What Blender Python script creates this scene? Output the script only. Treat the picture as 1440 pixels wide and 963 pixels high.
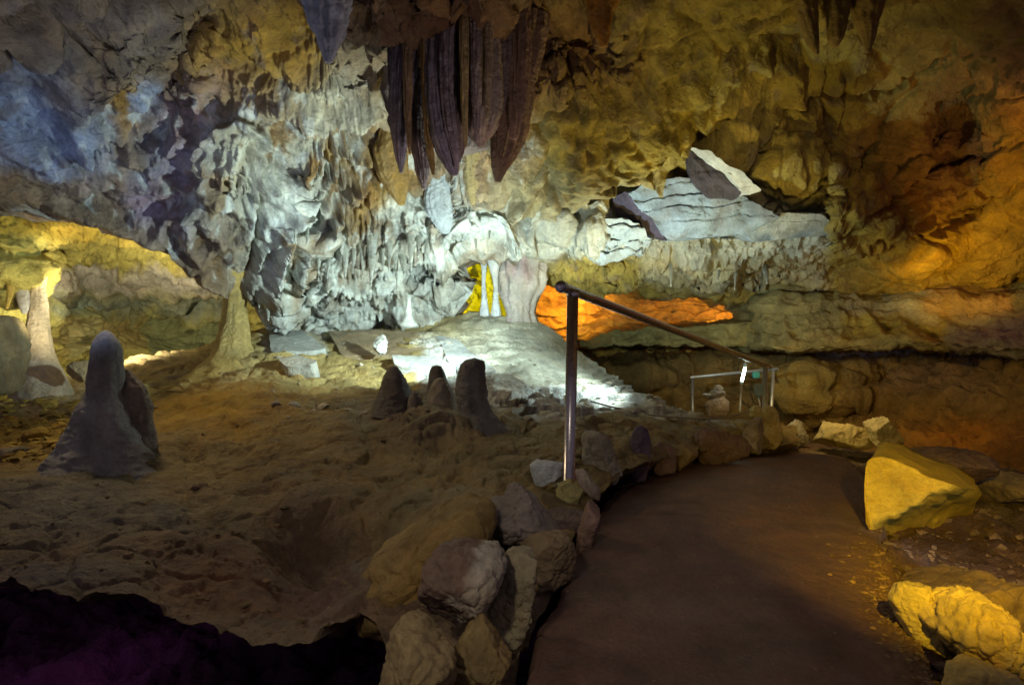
import bpy, math, random, numpy as np
from mathutils import Vector
random.seed(7)
for o in list(bpy.data.objects): bpy.data.objects.remove(o)
SC = bpy.context.scene
COL = SC.collection
F = 960.0; CX = 720.0; CY = 481.5; CAMZ = 1.0      # the camera stands 1 m above the datum, looking level along +Y

# ------------------------------------------------------------------ camera, world, lights
cam = bpy.data.cameras.new('camera'); camo = bpy.data.objects.new('camera', cam); COL.objects.link(camo)
cam.sensor_width = 36; cam.lens = 24; cam.clip_start = .05; cam.clip_end = 300
camo.location = (0, 0, CAMZ); camo.rotation_euler = (math.pi/2, 0, 0)
SC.camera = camo
SC.render.resolution_x = 1024; SC.render.resolution_y = 684
SC.view_settings.view_transform = 'Standard'; SC.view_settings.look = 'None'
SC.view_settings.exposure = .42; SC.view_settings.gamma = 1
w = bpy.data.worlds.new('World'); SC.world = w; w.use_nodes = True
bg = w.node_tree.nodes['Background']; bg.inputs[0].default_value = (.60, .50, .64, 1); bg.inputs[1].default_value = .125
try:
    SC.cycles.max_bounces = 6; SC.cycles.diffuse_bounces = 3; SC.cycles.glossy_bounces = 2
    SC.cycles.sample_clamp_indirect = 3
except Exception: pass

def up(px, py, d):                                  # photograph pixel + distance -> place in the cave
    return np.array([(px-CX)/F*d, d, CAMZ+(CY-py)/F*d])
def lamp(name, at, power, color, r=.05, aim=None, cone=120, blend=.6):
    L = bpy.data.lights.new(name, 'SPOT' if aim is not None else 'POINT')
    L.energy = power; L.color = color; L.shadow_soft_size = r
    o = bpy.data.objects.new(name, L); COL.objects.link(o); o.location = at
    if aim is not None:
        L.spot_size = math.radians(cone); L.spot_blend = blend
        o.rotation_euler = (Vector(aim)-Vector(at)).to_track_quat('-Z', 'Y').to_euler()
    return o
COOL = (.78, 1, .97); YEL = (1, .78, .30); ORA = (1, .46, .06); BLU = (.5, .68, 1)
LAMPS = [
 # name, at, power, colour, radius, aim, cone, blend
 ('cool_flood_and_fill', up(690, 440, 6.2), 400, COOL, .05, up(500, 330, 8.6), 130, .7),
 ('cool_flood_and_fill', up(850, 470, 7.3), 170, COOL, .05, up(960, 320, 9.2), 110, .8),
 ('cool_flood_and_fill', up(905, 500, 7.5), 75, COOL, .06, up(760, 560, 7.4), 110, .8),
 ('cool_flood_and_fill', up(790, 400, 6.6), 55, COOL, .06, up(800, 535, 7.6), 66, 1),  # unseen fill added to brighten the central slope
 ('yellow_floodlight', up(150, 465, 7.9), 140, (1, .90, .62), .08, up(190, 380, 10.5), 150, .7),
 ('yellow_floodlight', up(70, 455, 7.0), 40, (1, .86, .50), .08, up(130, 330, 8.5), 150, .7),
 ('yellow_floodlight', up(648, 425, 11.1), 34, (1, .93, .05), .06, up(664, 405, 12), 140, .6),
 ('orange_floodlight', up(850, 440, 11.6), 62, ORA, .06, up(800, 430, 12.2), 150, .7),
 ('orange_floodlight', up(790, 425, 11.1), 26, ORA, .08, up(790, 430, 12), 160, .7),
 ('orange_floodlight', up(1000, 440, 11.4), 42, (1, .42, .07), .05, up(985, 432, 12.9), 160, .7),
 ('orange_floodlight', up(1345, 425, 8.05), 36, (1, .66, .08), .06, up(1350, 350, 9), 120, .8),
 ('orange_floodlight', up(1462, 262, 6.9), 24, (1, .50, .14), .06, up(1430, 200, 7.6), 120, .8),
 ('warm_flood_and_fill', (.85, .85, 1.15), 270, (1, .62, .02), .015, (2.12, 3.5, .12), 50, 1),
 ('warm_flood_and_fill', up(1010, 500, 6.7), 135, (1, .80, .24), .10, up(900, 160, 8), 130, .8),
 ('warm_flood_and_fill', up(745, 330, 5.2), 24, (.92, .76, .80), .10, up(640, 120, 6.2), 120, .8),
 ('blue_fill', up(20, 420, 3.6), 85, (.48, .60, 1), .10, up(110, 150, 6), 110, .9),  # unseen blue fill for the upper left wall
 ('warm_flood_and_fill', (-.9, -.5, 2.3), 75, (1, .86, .66), .10, up(695, 770, 2.6), 46, 1),
 ('warm_flood_and_fill', up(1120, 470, 7.6), 50, (1, .70, .26), .08, up(1230, 570, 9.6), 140, .8),  # unseen fill added to lift the dark lower back wall
 ('warm_flood_and_fill', up(1090, 130, 6.3), 26, (1, .82, .48), .12, up(1080, 270, 8.8), 80, 1),  # unseen fill added to open the shadowed hollow behind the slabs
 ('cool_flood_and_fill', up(200, 200, 4.6), 20, (.66, .80, 1), .12, up(170, 90, 6), 120, 1),  # unseen extra fill, added for cool light at upper left
 ('magenta_glow_lamp', up(1422, 205, 6.9), 1.6, (1, .25, .75), .04),  # added point lamp standing in for magenta spill and flare
 ('magenta_glow_lamp', up(1398, 398, 8.3), .9, (1, .30, .75), .04),  # second added point lamp for the magenta glow, lower down
 ('blue_fill', up(1440, 800, 2.6), 9, (.30, .48, 1), .05, up(1320, 740, 3.4), 70, .8),  # unseen blue fill added for the foot of the large block
 ('purple_fill', up(90, 850, 3.3), 1.7, (.75, .3, .75), .05, up(110, 960, 4.0), 150, .9),  # unseen lamp added to give the pit its purple
 ('dim_fill', (-3.4, 5.6, 2.9), 88, (1, .76, .46), .25, (-1.3, 5.2, .3), 130, .9),  # unseen dim fill added left of the view for the floor
]
for a in LAMPS: lamp(*a)

# ------------------------------------------------------------------ noise
rs = np.random.RandomState(11)
PERM = np.concatenate([rs.permutation(256)]*3).astype(np.int32)
G = rs.normal(size=(256, 3)); G /= np.linalg.norm(G, axis=1)[:, None]; G = G.astype(np.float32)
RND = rs.rand(256, 3).astype(np.float32)
def hsh(i, j, k): return PERM[(PERM[(PERM[i & 255]+j) & 255]+k) & 255]
def perlin(P):
    P = np.asarray(P, dtype=np.float32); I = np.floor(P).astype(np.int32); f = P-I
    u = f*f*f*(f*(f*6-15)+10); out = 0
    for dx in (0, 1):
        wx = u[..., 0] if dx else 1-u[..., 0]
        for dy in (0, 1):
            wy = u[..., 1] if dy else 1-u[..., 1]
            for dz in (0, 1):
                wz = u[..., 2] if dz else 1-u[..., 2]
                g = G[hsh(I[..., 0]+dx, I[..., 1]+dy, I[..., 2]+dz)]
                dd = g[..., 0]*(f[..., 0]-dx)+g[..., 1]*(f[..., 1]-dy)+g[..., 2]*(f[..., 2]-dz)
                out = out+wx*wy*wz*dd
    return out*1.6
def fbm(P, o=4, g=.5, l=2.03):
    s = 0; a = 1; n = 0; P = np.asarray(P, dtype=np.float32)
    for k in range(o): s = s+a*perlin(P+17.3*k); n += a; a *= g; P = P*l
    return s/n
def ridged(P, o=4, g=.5, l=2.1):
    s = 0; a = 1; n = 0; P = np.asarray(P, dtype=np.float32)
    for k in range(o): s = s+a*(1-np.abs(perlin(P+9.1*k))*1.9); n += a; a *= g; P = P*l
    return s/n
def worley(P):
    P = np.asarray(P, dtype=np.float32); I = np.floor(P).astype(np.int32); f = P-I
    f1 = np.full(P.shape[:-1], 9., np.float32); f2 = f1.copy()
    for dx in (-1, 0, 1):
        for dy in (-1, 0, 1):
            for dz in (-1, 0, 1):
                r = RND[hsh(I[..., 0]+dx, I[..., 1]+dy, I[..., 2]+dz)]
                d = (r[..., 0]+dx-f[..., 0])**2+(r[..., 1]+dy-f[..., 1])**2+(r[..., 2]+dz-f[..., 2])**2
                f2 = np.minimum(f2, np.maximum(f1, d)); f1 = np.minimum(f1, d)
    return np.sqrt(f1), np.sqrt(f2)
def ss(a, b, x):
    t = np.clip((x-a)/(b-a), 0, 1); return t*t*(3-2*t)
def blob(PX, PY, cx, cy, rx, ry, p=2.): return np.exp(-(np.abs((PX-cx)/rx)**p+np.abs((PY-cy)/ry)**p))
def box(PX, PY, x0, x1, y0, y1, s=25): return ss(x0-s, x0+s, PX)*(1-ss(x1-s, x1+s, PX))*ss(y0-s, y0+s, PY)*(1-ss(y1-s, y1+s, PY))
def rbf(ctrl, PX, PY):
    C = np.array(ctrl, float); q = C[:, :2]/400; n = len(q)
    def K(d2): return .5*d2*np.log(d2+1e-9)
    d2 = ((q[:, None]-q[None])**2).sum(-1)
    A = np.zeros((n+3, n+3)); A[:n, :n] = K(d2)+np.eye(n)*1e-4; A[:n, n] = 1; A[:n, n+1:] = q; A[n:, :n] = A[:n, n:].T
    wv = np.linalg.solve(A, np.concatenate([C[:, 2], [0, 0, 0]]))
    x = PX/400; y = PY/400; out = wv[n]+wv[n+1]*x+wv[n+2]*y
    for k in range(n): out = out+wv[k]*K((x-q[k, 0])**2+(y-q[k, 1])**2)
    return out
SURF = {}
def polydist(PX, PY, pl):
    best = np.full(PX.shape, 1e9)
    for (x0, y0), (x1, y1) in zip(pl[:-1], pl[1:]):
        vx, vy = x1-x0, y1-y0; t = np.clip(((PX-x0)*vx+(PY-y0)*vy)/(vx*vx+vy*vy), 0, 1)
        best = np.minimum(best, np.hypot(PX-x0-t*vx, PY-y0-t*vy))
    return best
def lumps(P, sharp=.85):
    f1, f2 = worley(P+.35*np.stack([perlin(P*1.3), perlin(P*1.3+5), perlin(P*1.3+9)], -1))
    return np.sqrt(np.clip(1-(f1/sharp)**2, 0, 1))
def strata(pos, freq, warp=.5):
    s = pos[..., 2]*freq+warp*fbm(pos*np.array([.5, .5, .5]), 3); i = np.floor(s).astype(np.int32); f = s-i
    r = RND[(i*37) & 255, 0]*.6+.4*RND[((i+1)*37) & 255, 0]*0
    r2 = RND[((i+1)*37) & 255, 0]*.6
    rr = r*(1-ss(.86, 1, f))+r2*ss(.86, 1, f)
    notch = np.exp(-((np.minimum(f, 1-f))/.07)**2)
    return rr-.35*notch

# ------------------------------------------------------------------ materials (base colour = vertex tint of the stone itself x procedural grain)
def rock_material(name, rough=.62, bump=.5, scale=1., spec=.4, grain=.45, ochre=.35):
    m = bpy.data.materials.new(name); m.use_nodes = True; N = m.node_tree.nodes; L = m.node_tree.links
    b = N['Principled BSDF']; at = N.new('ShaderNodeAttribute'); at.attribute_name = 'tint'
    tc = N.new('ShaderNodeTexCoord')
    n1 = N.new('ShaderNodeTexNoise'); n1.inputs['Scale'].default_value = 3.2*scale; n1.inputs['Detail'].default_value = 9; n1.inputs['Roughness'].default_value = .66
    n2 = N.new('ShaderNodeTexNoise'); n2.inputs['Scale'].default_value = 28*scale; n2.inputs['Detail'].default_value = 6; n2.inputs['Roughness'].default_value = .7
    n3 = N.new('ShaderNodeTexVoronoi'); n3.inputs['Scale'].default_value = 11*scale
    for n in (n1, n2, n3): L.new(tc.outputs['Object'], n.inputs['Vector'])
    r1 = N.new('ShaderNodeMapRange'); r1.inputs[1].default_value = .32; r1.inputs[2].default_value = .68; r1.inputs[3].default_value = 1-grain; r1.inputs[4].default_value = 1+grain
    L.new(n1.outputs[0], r1.inputs[0])
    r2 = N.new('ShaderNodeMapRange'); r2.inputs[1].default_value = .3; r2.inputs[2].default_value = .7; r2.inputs[3].default_value = .82; r2.inputs[4].default_value = 1.16
    L.new(n2.outputs[0], r2.inputs[0])
    mu = N.new('ShaderNodeMath'); mu.operation = 'MULTIPLY'; L.new(r1.outputs[0], mu.inputs[0]); L.new(r2.outputs[0], mu.inputs[1])
    vm = N.new('ShaderNodeVectorMath'); vm.operation = 'SCALE'; L.new(at.outputs['Color'], vm.inputs[0]); L.new(mu.outputs[0], vm.inputs['Scale'])
    # ochre / rust staining
    n4 = N.new('ShaderNodeTexNoise'); n4.inputs['Scale'].default_value = 1.7*scale; n4.inputs['Detail'].default_value = 7; n4.inputs['Roughness'].default_value = .62; n4.inputs['Distortion'].default_value = .8
    L.new(tc.outputs['Object'], n4.inputs['Vector'])
    r4 = N.new('ShaderNodeMapRange'); r4.inputs[1].default_value = .5; r4.inputs[2].default_value = .66; r4.inputs[3].default_value = 0; r4.inputs[4].default_value = ochre
    L.new(n4.outputs[0], r4.inputs[0])
    st = N.new('ShaderNodeVectorMath'); st.operation = 'MULTIPLY'; st.inputs[1].default_value = (.95, .66, .34); L.new(vm.outputs[0], st.inputs[0])
    mx = N.new('ShaderNodeMix'); mx.data_type = 'RGBA'; L.new(r4.outputs[0], mx.inputs[0]); L.new(vm.outputs[0], mx.inputs[6]); L.new(st.outputs[0], mx.inputs[7])
    L.new(mx.outputs[2], b.inputs['Base Color'])
    rr = N.new('ShaderNodeMapRange'); rr.inputs[3].default_value = rough-.16; rr.inputs[4].default_value = rough+.18; L.new(n1.outputs[0], rr.inputs[0]); L.new(rr.outputs[0], b.inputs['Roughness'])
    b.inputs['Specular IOR Level'].default_value = spec
    ad = N.new('ShaderNodeMath'); ad.operation = 'MULTIPLY_ADD'; L.new(n2.outputs[0], ad.inputs[0]); ad.inputs[1].default_value = .8; L.new(n1.outputs[0], ad.inputs[2])
    ad2 = N.new('ShaderNodeMath'); ad2.operation = 'MULTIPLY_ADD'; L.new(n3.outputs[0], ad2.inputs[0]); ad2.inputs[1].default_value = .22; L.new(ad.outputs[0], ad2.inputs[2])
    bp = N.new('ShaderNodeBump'); bp.inputs['Strength'].default_value = bump; bp.inputs['Distance'].default_value = .14/scale
    L.new(ad2.outputs[0], bp.inputs['Height']); L.new(bp.outputs[0], b.inputs['Normal'])
    return m
ROCK = rock_material('limestone', .58, .7)
WET = rock_material('wet_flowstone', .42, .6, 1, .55, .3, .25)
STONE = rock_material('broken_stone', .66, .5, 1.6, .35, .35, .3)
EARTH = rock_material('trodden_earth', .62, .7, 1.9, .3, .3, .3)
def plain(name, col, metal=0, rough=.4, emit=None, es=0):
    m = bpy.data.materials.new(name); m.use_nodes = True; N = m.node_tree.nodes; b = N['Principled BSDF']
    b.inputs['Metallic'].default_value = metal
    n = N.new('ShaderNodeTexNoise'); n.inputs['Scale'].default_value = 40; n.inputs['Detail'].default_value = 5
    tc = N.new('ShaderNodeTexCoord'); m.node_tree.links.new(tc.outputs['Object'], n.inputs['Vector'])
    r = N.new('ShaderNodeMapRange'); r.inputs[3].default_value = .75; r.inputs[4].default_value = 1.2; m.node_tree.links.new(n.outputs[0], r.inputs[0])
    v = N.new('ShaderNodeVectorMath'); v.operation = 'SCALE'; v.inputs[0].default_value = col[:3]; m.node_tree.links.new(r.outputs[0], v.inputs['Scale']); m.node_tree.links.new(v.outputs[0], b.inputs['Base Color'])
    r2 = N.new('ShaderNodeMapRange'); r2.inputs[3].default_value = rough-.1; r2.inputs[4].default_value = rough+.15; m.node_tree.links.new(n.outputs[0], r2.inputs[0]); m.node_tree.links.new(r2.outputs[0], b.inputs['Roughness'])
    if emit: b.inputs['Emission Color'].default_value = (*emit, 1); b.inputs['Emission Strength'].default_value = es
    return m
STEEL = plain('brushed_steel', (.50, .47, .47), 1, .28)
STEEL_PALE = plain('galvanised_steel', (.55, .56, .56), .6, .42)
PLASTIC = plain('grey_blue_plastic', (.22, .32, .36), 0, .45)
TEAL = plain('teal_plastic', (.02, .22, .22), 0, .45)
WHITE = plain('white_plastic', (.75, .76, .74), 0, .4)
CABLE = plain('cable_sheath', (.20, .19, .15), 0, .5)
GLOW = plain('tube_glow', (.9, .9, .9), 0, .3, (.72, 1, .95), 30)

# ------------------------------------------------------------------ object helpers
def tag(o, label=None, cat=None, group=None, kind=None):
    if label: o['label'] = label
    if cat: o['category'] = cat
    if group: o['group'] = group
    if kind: o['kind'] = kind
    return o
def sat(T, k=1.28):
    if T is None: return None
    T = np.asarray(T, np.float32); m = T@np.array([.3, .6, .1], np.float32); return np.clip(m[..., None]+(T-m[..., None])*k, .005, .9)
def build(name, V, Q, mat, tint=None, parent=None, smooth=True):
    V = np.asarray(V, np.float32); Q = np.asarray(Q, np.int32); tint = sat(tint)
    me = bpy.data.meshes.new(name); n = len(V); k = Q.shape[1]
    me.vertices.add(n); me.vertices.foreach_set('co', V.ravel())
    me.loops.add(Q.size); me.loops.foreach_set('vertex_index', Q.ravel())
    me.polygons.add(len(Q)); me.polygons.foreach_set('loop_start', np.arange(0, Q.size, k, dtype=np.int32))
    me.polygons.foreach_set('use_smooth', np.full(len(Q), smooth))
    me.update(calc_edges=True)
    if tint is not None:
        a = me.color_attributes.new('tint', 'FLOAT_COLOR', 'POINT')
        T = np.ones((n, 4), np.float32); T[:, :3] = tint; a.data.foreach_set('color', T.ravel())
    me.materials.append(mat)
    o = bpy.data.objects.new(name, me); COL.objects.link(o)
    if parent: o.parent = parent
    return o
def grid_quads(a, b, wrap=False):
    i = np.arange(a-1)[:, None]; j = np.arange(b if wrap else b-1)[None]; j2 = (j+1) % b
    return np.stack([i*b+j, (i+1)*b+j, (i+1)*b+j2, i*b+j2], -1).reshape(-1, 4)
def normals(P):
    du = np.gradient(P, axis=0); dv = np.gradient(P, axis=1); n = np.cross(du, dv)
    n /= np.linalg.norm(n, axis=-1)[..., None]+1e-9
    s = np.sign((n*(P-np.array([0, 0, CAMZ]))).sum(-1)); n = n*(-s)[..., None]
    return n                                        # towards the open cave
def spacing(a, b, f=1.7, c=7., lo=-10, hi=1450):
    out = []; x = a
    while x < b: out.append(x); x += f if lo < x < hi else c
    out.append(b); return np.array(out)
def curve(pts, x):
    p = np.array(pts, float); return np.interp(x, p[:, 0], p[:, 1])
def mixt(T, col, w):
    w = np.clip(w, 0, 1)[..., None]; return T*(1-w)+np.array(col)*w
def sheet(name, xs, top, bot, ctrl, disp, tint, mat, step=1.7, edit=None, skirt_b=None, skirt_t=None, kind='structure', jag=4, jagl=0):
    tb = curve(bot, xs); tt = curve(top, xs)
    e = np.stack([xs/23., xs*0, xs*0], -1)
    tb = tb+jag*fbm(e, 4)*1.6; tt = tt+jag*fbm(e+50, 4)*1.6; tb = tb+(jagl*(1-ss(330, 420, xs))*fbm(e*.55+8, 5)*2 if jagl else 0)
    nv = max(8, int((tb-tt).max()/step)); v = np.linspace(0, 1, nv)
    PX = np.repeat(xs[:, None], nv, 1); PY = tt[:, None]+(tb-tt)[:, None]*v[None]
    D = rbf(ctrl, PX, PY)
    if edit: D = edit(D, PX, PY)
    P = np.stack([(PX-CX)/F*D, D, CAMZ+(CY-PY)/F*D], -1)
    n = normals(P); P = P+n*disp(P, PX, PY)[..., None]
    T = tint(P, PX, PY)
    def skirt(P, T, side, vec, m):
        rows = []; base = P[:, -1] if side else P[:, 0]; tr = T[:, -1] if side else T[:, 0]
        for k in range(1, m+1):
            q = base+np.array(vec)*(k/m)**1.3; q = q+.08*np.stack([fbm(q*2.2, 3), fbm(q*2.2+7, 3), fbm(q*2.2+13, 3)], -1)*min(1, k/3)
            rows.append(q)
        R = np.stack(rows, 1); TR = np.repeat(tr[:, None], m, 1)
        return (np.concatenate([P, R], 1), np.concatenate([T, TR], 1)) if side else (np.concatenate([R[:, ::-1], P], 1), np.concatenate([TR, T], 1))
    if skirt_b: P, T = skirt(P, T, 1, skirt_b, 14)
    if skirt_t: P, T = skirt(P, T, 0, skirt_t, 10)
    SURF[name] = P
    o = build(name, P.reshape(-1, 3), grid_quads(P.shape[0], P.shape[1]), mat, T.reshape(-1, 3))
    return tag(o, kind=kind)

# ------------------------------------------------------------------ the cave: upper wall and ceiling
CRACKS = [([(1020, 190), (1070, 172), (1125, 145), (1180, 135), (1245, 128), (1280, 112), (1310, 92), (1345, 84), (1400, 80)], .22, 3.2),
          ([(1222, 302), (1262, 287), (1290, 268), (1318, 236), (1350, 225), (1385, 222), (1440, 212), (1500, 200)], .22, 3.2),
          ([(1318, 152), (1370, 142), (1440, 136)], .16, 3), ([(1330, 320), (1390, 292), (1440, 262)], .14, 3),
          ([(1225, 345), (1290, 330), (1340, 352)], .1, 3), ([(1165, 90), (1158, 140), (1168, 190), (1160, 260)], .08, 4),
          ([(0, 60), (25, 90), (38, 110), (60, 120)], .12, 3), ([(75, 100), (92, 35), (110, 60), (130, 75)], .14, 3),
          ([(300, 100), (262, 140), (230, 190), (190, 210)], .1, 4), ([(125, 225), (150, 200), (175, 200)], .1, 3),
          ([(345, 400), (360, 340), (370, 270), (395, 200)], .16, 4), ([(455, 260), (480, 240), (520, 250)], .1, 4)]
HOLES = [(265, 65, 18, 42, .9), (275, 30, 28, 30, .4), (500, 40, 16, 20, .3), (420, 418, 22, 24, 1.1), (446, 322, 12, 12, .5), (585, 390, 35, 9, .8),
         (560, 70, 16, 60, .5), (640, 392, 14, 8, .6), (505, 95, 20, 20, .35), (425, 265, 12, 25, .35), (650, 40, 40, 12, .3),
         (160, 78, 40, 45, .25), (318, 265, 4, 5, .2), (330, 263, 4, 4, .15),
         (790, 40, 60, 40, .5), (1350, 170, 40, 22, .3), (1340, 250, 28, 80, .35), (1195, 235, 25, 16, .4), (860, 365, 14, 12, .4), (1060, 385, 60, 5, .3)]
RIDGES = [([(282, 95), (276, 145), (245, 195), (205, 232), (182, 222)], .20, 13), ([(395, 150), (440, 172), (495, 178), (530, 150)], .22, 12), ([(470, 290), (432, 332), (402, 385), (388, 445)], .26, 11),
          ([(432, 235), (402, 290), (388, 350), (366, 410)], .26, 10), ([(500, 258), (472, 290), (452, 330)], .2, 8), ([(312, 345), (292, 300), (252, 290), (226, 330)], .18, 12), ([(275, 300), (262, 345), (300, 390)], .18, 9),
          ([(0, 288), (60, 290), (130, 305), (200, 335), (262, 372), (310, 402)], .16, 8), ([(330, 170), (385, 205), (380, 260), (345, 300), (290, 275), (280, 215), (330, 170)], .12, 8), ([(640, 330), (610, 365), (640, 400)], .2, 12),
          ([(470, 395), (520, 405), (560, 400), (610, 412)], .2, 10), ([(0, 205), (50, 215), (110, 190), (170, 195)], .2, 14), ([(150, 60), (120, 110), (90, 150), (95, 190)], .2, 16), ([(980, 100), (1050, 75), (1110, 100), (1115, 140)], .22, 14),
          ([(1110, 240), (1060, 210), (1000, 195)], .15, 10), ([(730, 215), (742, 250), (715, 300)], .2, 12), ([(800, 240), (850, 262), (900, 250)], .18, 14), ([(930, 60), (905, 110), (925, 150)], .25, 16), ([(860, 90), (880, 60), (870, 20)], .2, 16)]
RIDGES += [([(x+62, 205+.25*(x-400)), (x+30, 262), (x-8, 320), (x-34, 372), (x-46, 430)], .17, 4.5) for x in range(392, 500, 17)]
A_bot = [(-320, 230), (0, 296), (60, 300), (120, 312), (180, 330), (230, 355), (275, 385), (305, 402), (330, 408), (352, 430), (378, 468), (430, 480), (520, 474), (600, 466), (636, 446), (640, 400), (648, 368), (700, 362), (760, 375), (782, 398), (830, 414), (880, 422), (960, 420), (1045, 419), (1100, 412), (1170, 402), (1250, 402), (1330, 412), (1440, 424), (1760, 440)]
A_ctrl = [(-320, -260, 2.6), (0, -260, 3.1), (400, -260, 3.5), (800, -260, 3.6), (1200, -260, 3.4), (1760, -260, 2.6),
          (-320, 0, 3.6), (0, 0, 4.9), (0, 150, 5.7), (0, 285, 6.3), (-320, 240, 4.2), (110, 60, 5.6), (200, 100, 6.3), (200, 280, 7.2), (330, 60, 6.4), (300, 390, 7.8), (380, 460, 8.5),
          (340, 200, 7.1), (450, 300, 8.0), (500, 460, 9.1), (600, 460, 9.3), (600, 340, 8.6), (560, 180, 7.5), (460, 60, 6.1), (560, 0, 5.6),
          (700, 0, 5.8), (700, 150, 7.3), (690, 290, 8.6), (690, 355, 8.9), (850, 150, 7.7), (850, 280, 8.5), (860, 340, 8.7), (860, 400, 9.8), (950, 0, 6.2), (1000, 150, 8.0), (1000, 300, 9.1),
          (1000, 400, 9.9), (900, 424, 10.6), (1000, 424, 10.6), (1100, 0, 6.5), (1150, 330, 8.9), (1200, 200, 8.7), (1180, 395, 9.8), (1300, 100, 7.9), (1300, 350, 9.0), (1440, 0, 6.0), (1440, 200, 7.6), (1440, 400, 9.2),
          (1760, 0, 4.4), (1760, 200, 5.2), (1760, 430, 6.5)]
def A_edit(D, X, Y):
    D = D-.7*ss(1160, 1176, X+3*np.sin(Y*.2))*box(X, Y, 1100, 1500, 235, 362, 22)*(1-ss(1180, 1420, X))
    D = D-.30*box(X, Y, 780, 1165, 316, 372, 22)                      # the pale ledge stands out
    D = D-.6*blob(X, Y, 520, 20, 60, 45)-.5*blob(X, Y, 660, 10, 70, 45)-.25*blob(X, Y, 330, 240, 60, 70, 3)
    D = D-.35*blob(X, Y, 620, 340, 70, 40)-.52*blob(X, Y, 1105, 262, 72, 36, 3)-.2*blob(X, Y, 980, 225, 60, 25, 3)
    wx = 14*fbm(np.stack([X/22, Y/22, X*0+1], -1), 3); wy = 14*fbm(np.stack([X/22, Y/22, X*0+6], -1), 3)
    for cx, cy, rx, ry, a in HOLES: D = D+.8*a*blob(X+wx, Y+wy, cx, cy, rx*1.1, ry*1.1, 2.2)
    return D
def A_disp(P, X, Y):
    right = ss(1020, 1180, X)
    d = .42*fbm(P*.8, 3)*(1-.3*right)+.13*(ridged(P*np.array([1.6, 1.6, 1.6])+3, 4)-.45)*(1-.55*right)+.055*fbm(P*6, 4)+.018*fbm(P*19, 3)
    wb = np.clip(blob(X, Y, 870, 210, 190, 115, 4)+blob(X, Y, 720, 270, 70, 70, 3)+.35*blob(X, Y, 1080, 200, 90, 50, 3), 0, 1)*(1-box(X, Y, 850, 1175, 248, 420, 14))
    q = P*np.array([2.0, 2.0, 1.9]); d = d+wb*(.50*lumps(q)+.15*lumps(P*4.6)+.03*lumps(P*10))
    # drapery flutes, leaning a little, over the wet centre
    wd = np.clip(blob(X, Y, 500, 350, 190, 130, 4)+.6*blob(X, Y, 400, 200, 110, 110, 4)+.35*blob(X, Y, 120, 200, 170, 120, 4), 0, 1)
    lean = P[..., 0]-.45*P[..., 2]*(1-ss(430, 560, X))
    f = np.stack([lean*5.5, P[..., 1]*1.2, P[..., 2]*1.1], -1)
    d = d+wd*(.20*(ridged(f, 3)-.5)+.05*(ridged(f*2.4+4, 2)-.5))
    kn = np.clip(blob(X, Y, 560, 420, 150, 60, 3)+blob(X, Y, 640, 310, 140, 50, 3)+box(X, Y, 790, 1165, 320, 400, 14)+.6*blob(X, Y, 430, 170, 80, 60, 3), 0, 1)
    d = d+kn*(.13*(ridged(P*5.5, 4)-.45)+.06*(ridged(P*12, 3)-.5)+.04*fbm(P*22, 2))
    f2 = np.stack([P[..., 0]*4., P[..., 1]*1.5, P[..., 2]*.7], -1)
    wt = np.clip(blob(X, Y, 380, 40, 120, 60, 3)+blob(X, Y, 800, 90, 130, 50, 3)+blob(X, Y, 1180, 320, 30, 60, 3), 0, 1); d = d+wt*.13*(ridged(f2, 3)-.5)
    d = d+.22*right*strata(P*np.array([.6, .6, 1])+np.stack([P[..., 0]*0, P[..., 0]*0, -.35*P[..., 0]], -1), 2.2, 1.2)*ss(230, 330, Y)
    d = d+.13*strata(P, 3.2, .7)*box(X, Y, 860, 1165, 340, 420, 14)
    left = 1-ss(640, 760, X); d = d*(1-.35*wb)+.35*wb*(.50*lumps(q)+.16*lumps(P*4.6))
    f1, f2 = worley(P*1.5+.5*np.stack([perlin(P), perlin(P+5), perlin(P+9)], -1)); d = d-(.10*left+.10*(1-right)*(1-left)+.07*right)*np.exp(-((f2-f1)/.10)**2)
    f1, f2 = worley(P*4.1+.5*np.stack([perlin(P*3), perlin(P*3+5), perlin(P*3+9)], -1)); d = d+.07*(1-.6*right)*(np.minimum(f2-f1, .4)-.2)*(1-wb)
    d = d-.10*np.clip(fbm(P*3+31, 3)-.15, 0, 1)*3*(1-right)
    nz = 7*fbm(np.stack([X/16, Y/16, X*0], -1), 3); nz2 = 12*fbm(np.stack([X/30, Y/30, X*0+4], -1), 3)
    for pl, a, wd_ in RIDGES:
        x0 = min(p[0] for p in pl)-60; x1 = max(p[0] for p in pl)+60; i0, i1 = np.searchsorted(X[:, 0], [x0, x1])
        dd = polydist(X[i0:i1]+nz2[i0:i1], Y[i0:i1]+nz2[i0:i1]*.7, pl); d[i0:i1] += a*np.exp(-(dd/wd_)**2)
    for pl, a, wd_ in CRACKS:
        x0 = min(p[0] for p in pl)-30; x1 = max(p[0] for p in pl)+30; i0, i1 = np.searchsorted(X[:, 0], [x0, x1])
        dd = polydist(X[i0:i1]+nz[i0:i1], Y[i0:i1]+nz[i0:i1], pl); d[i0:i1] -= a*np.exp(-(dd/wd_)**2)
    return d
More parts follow.
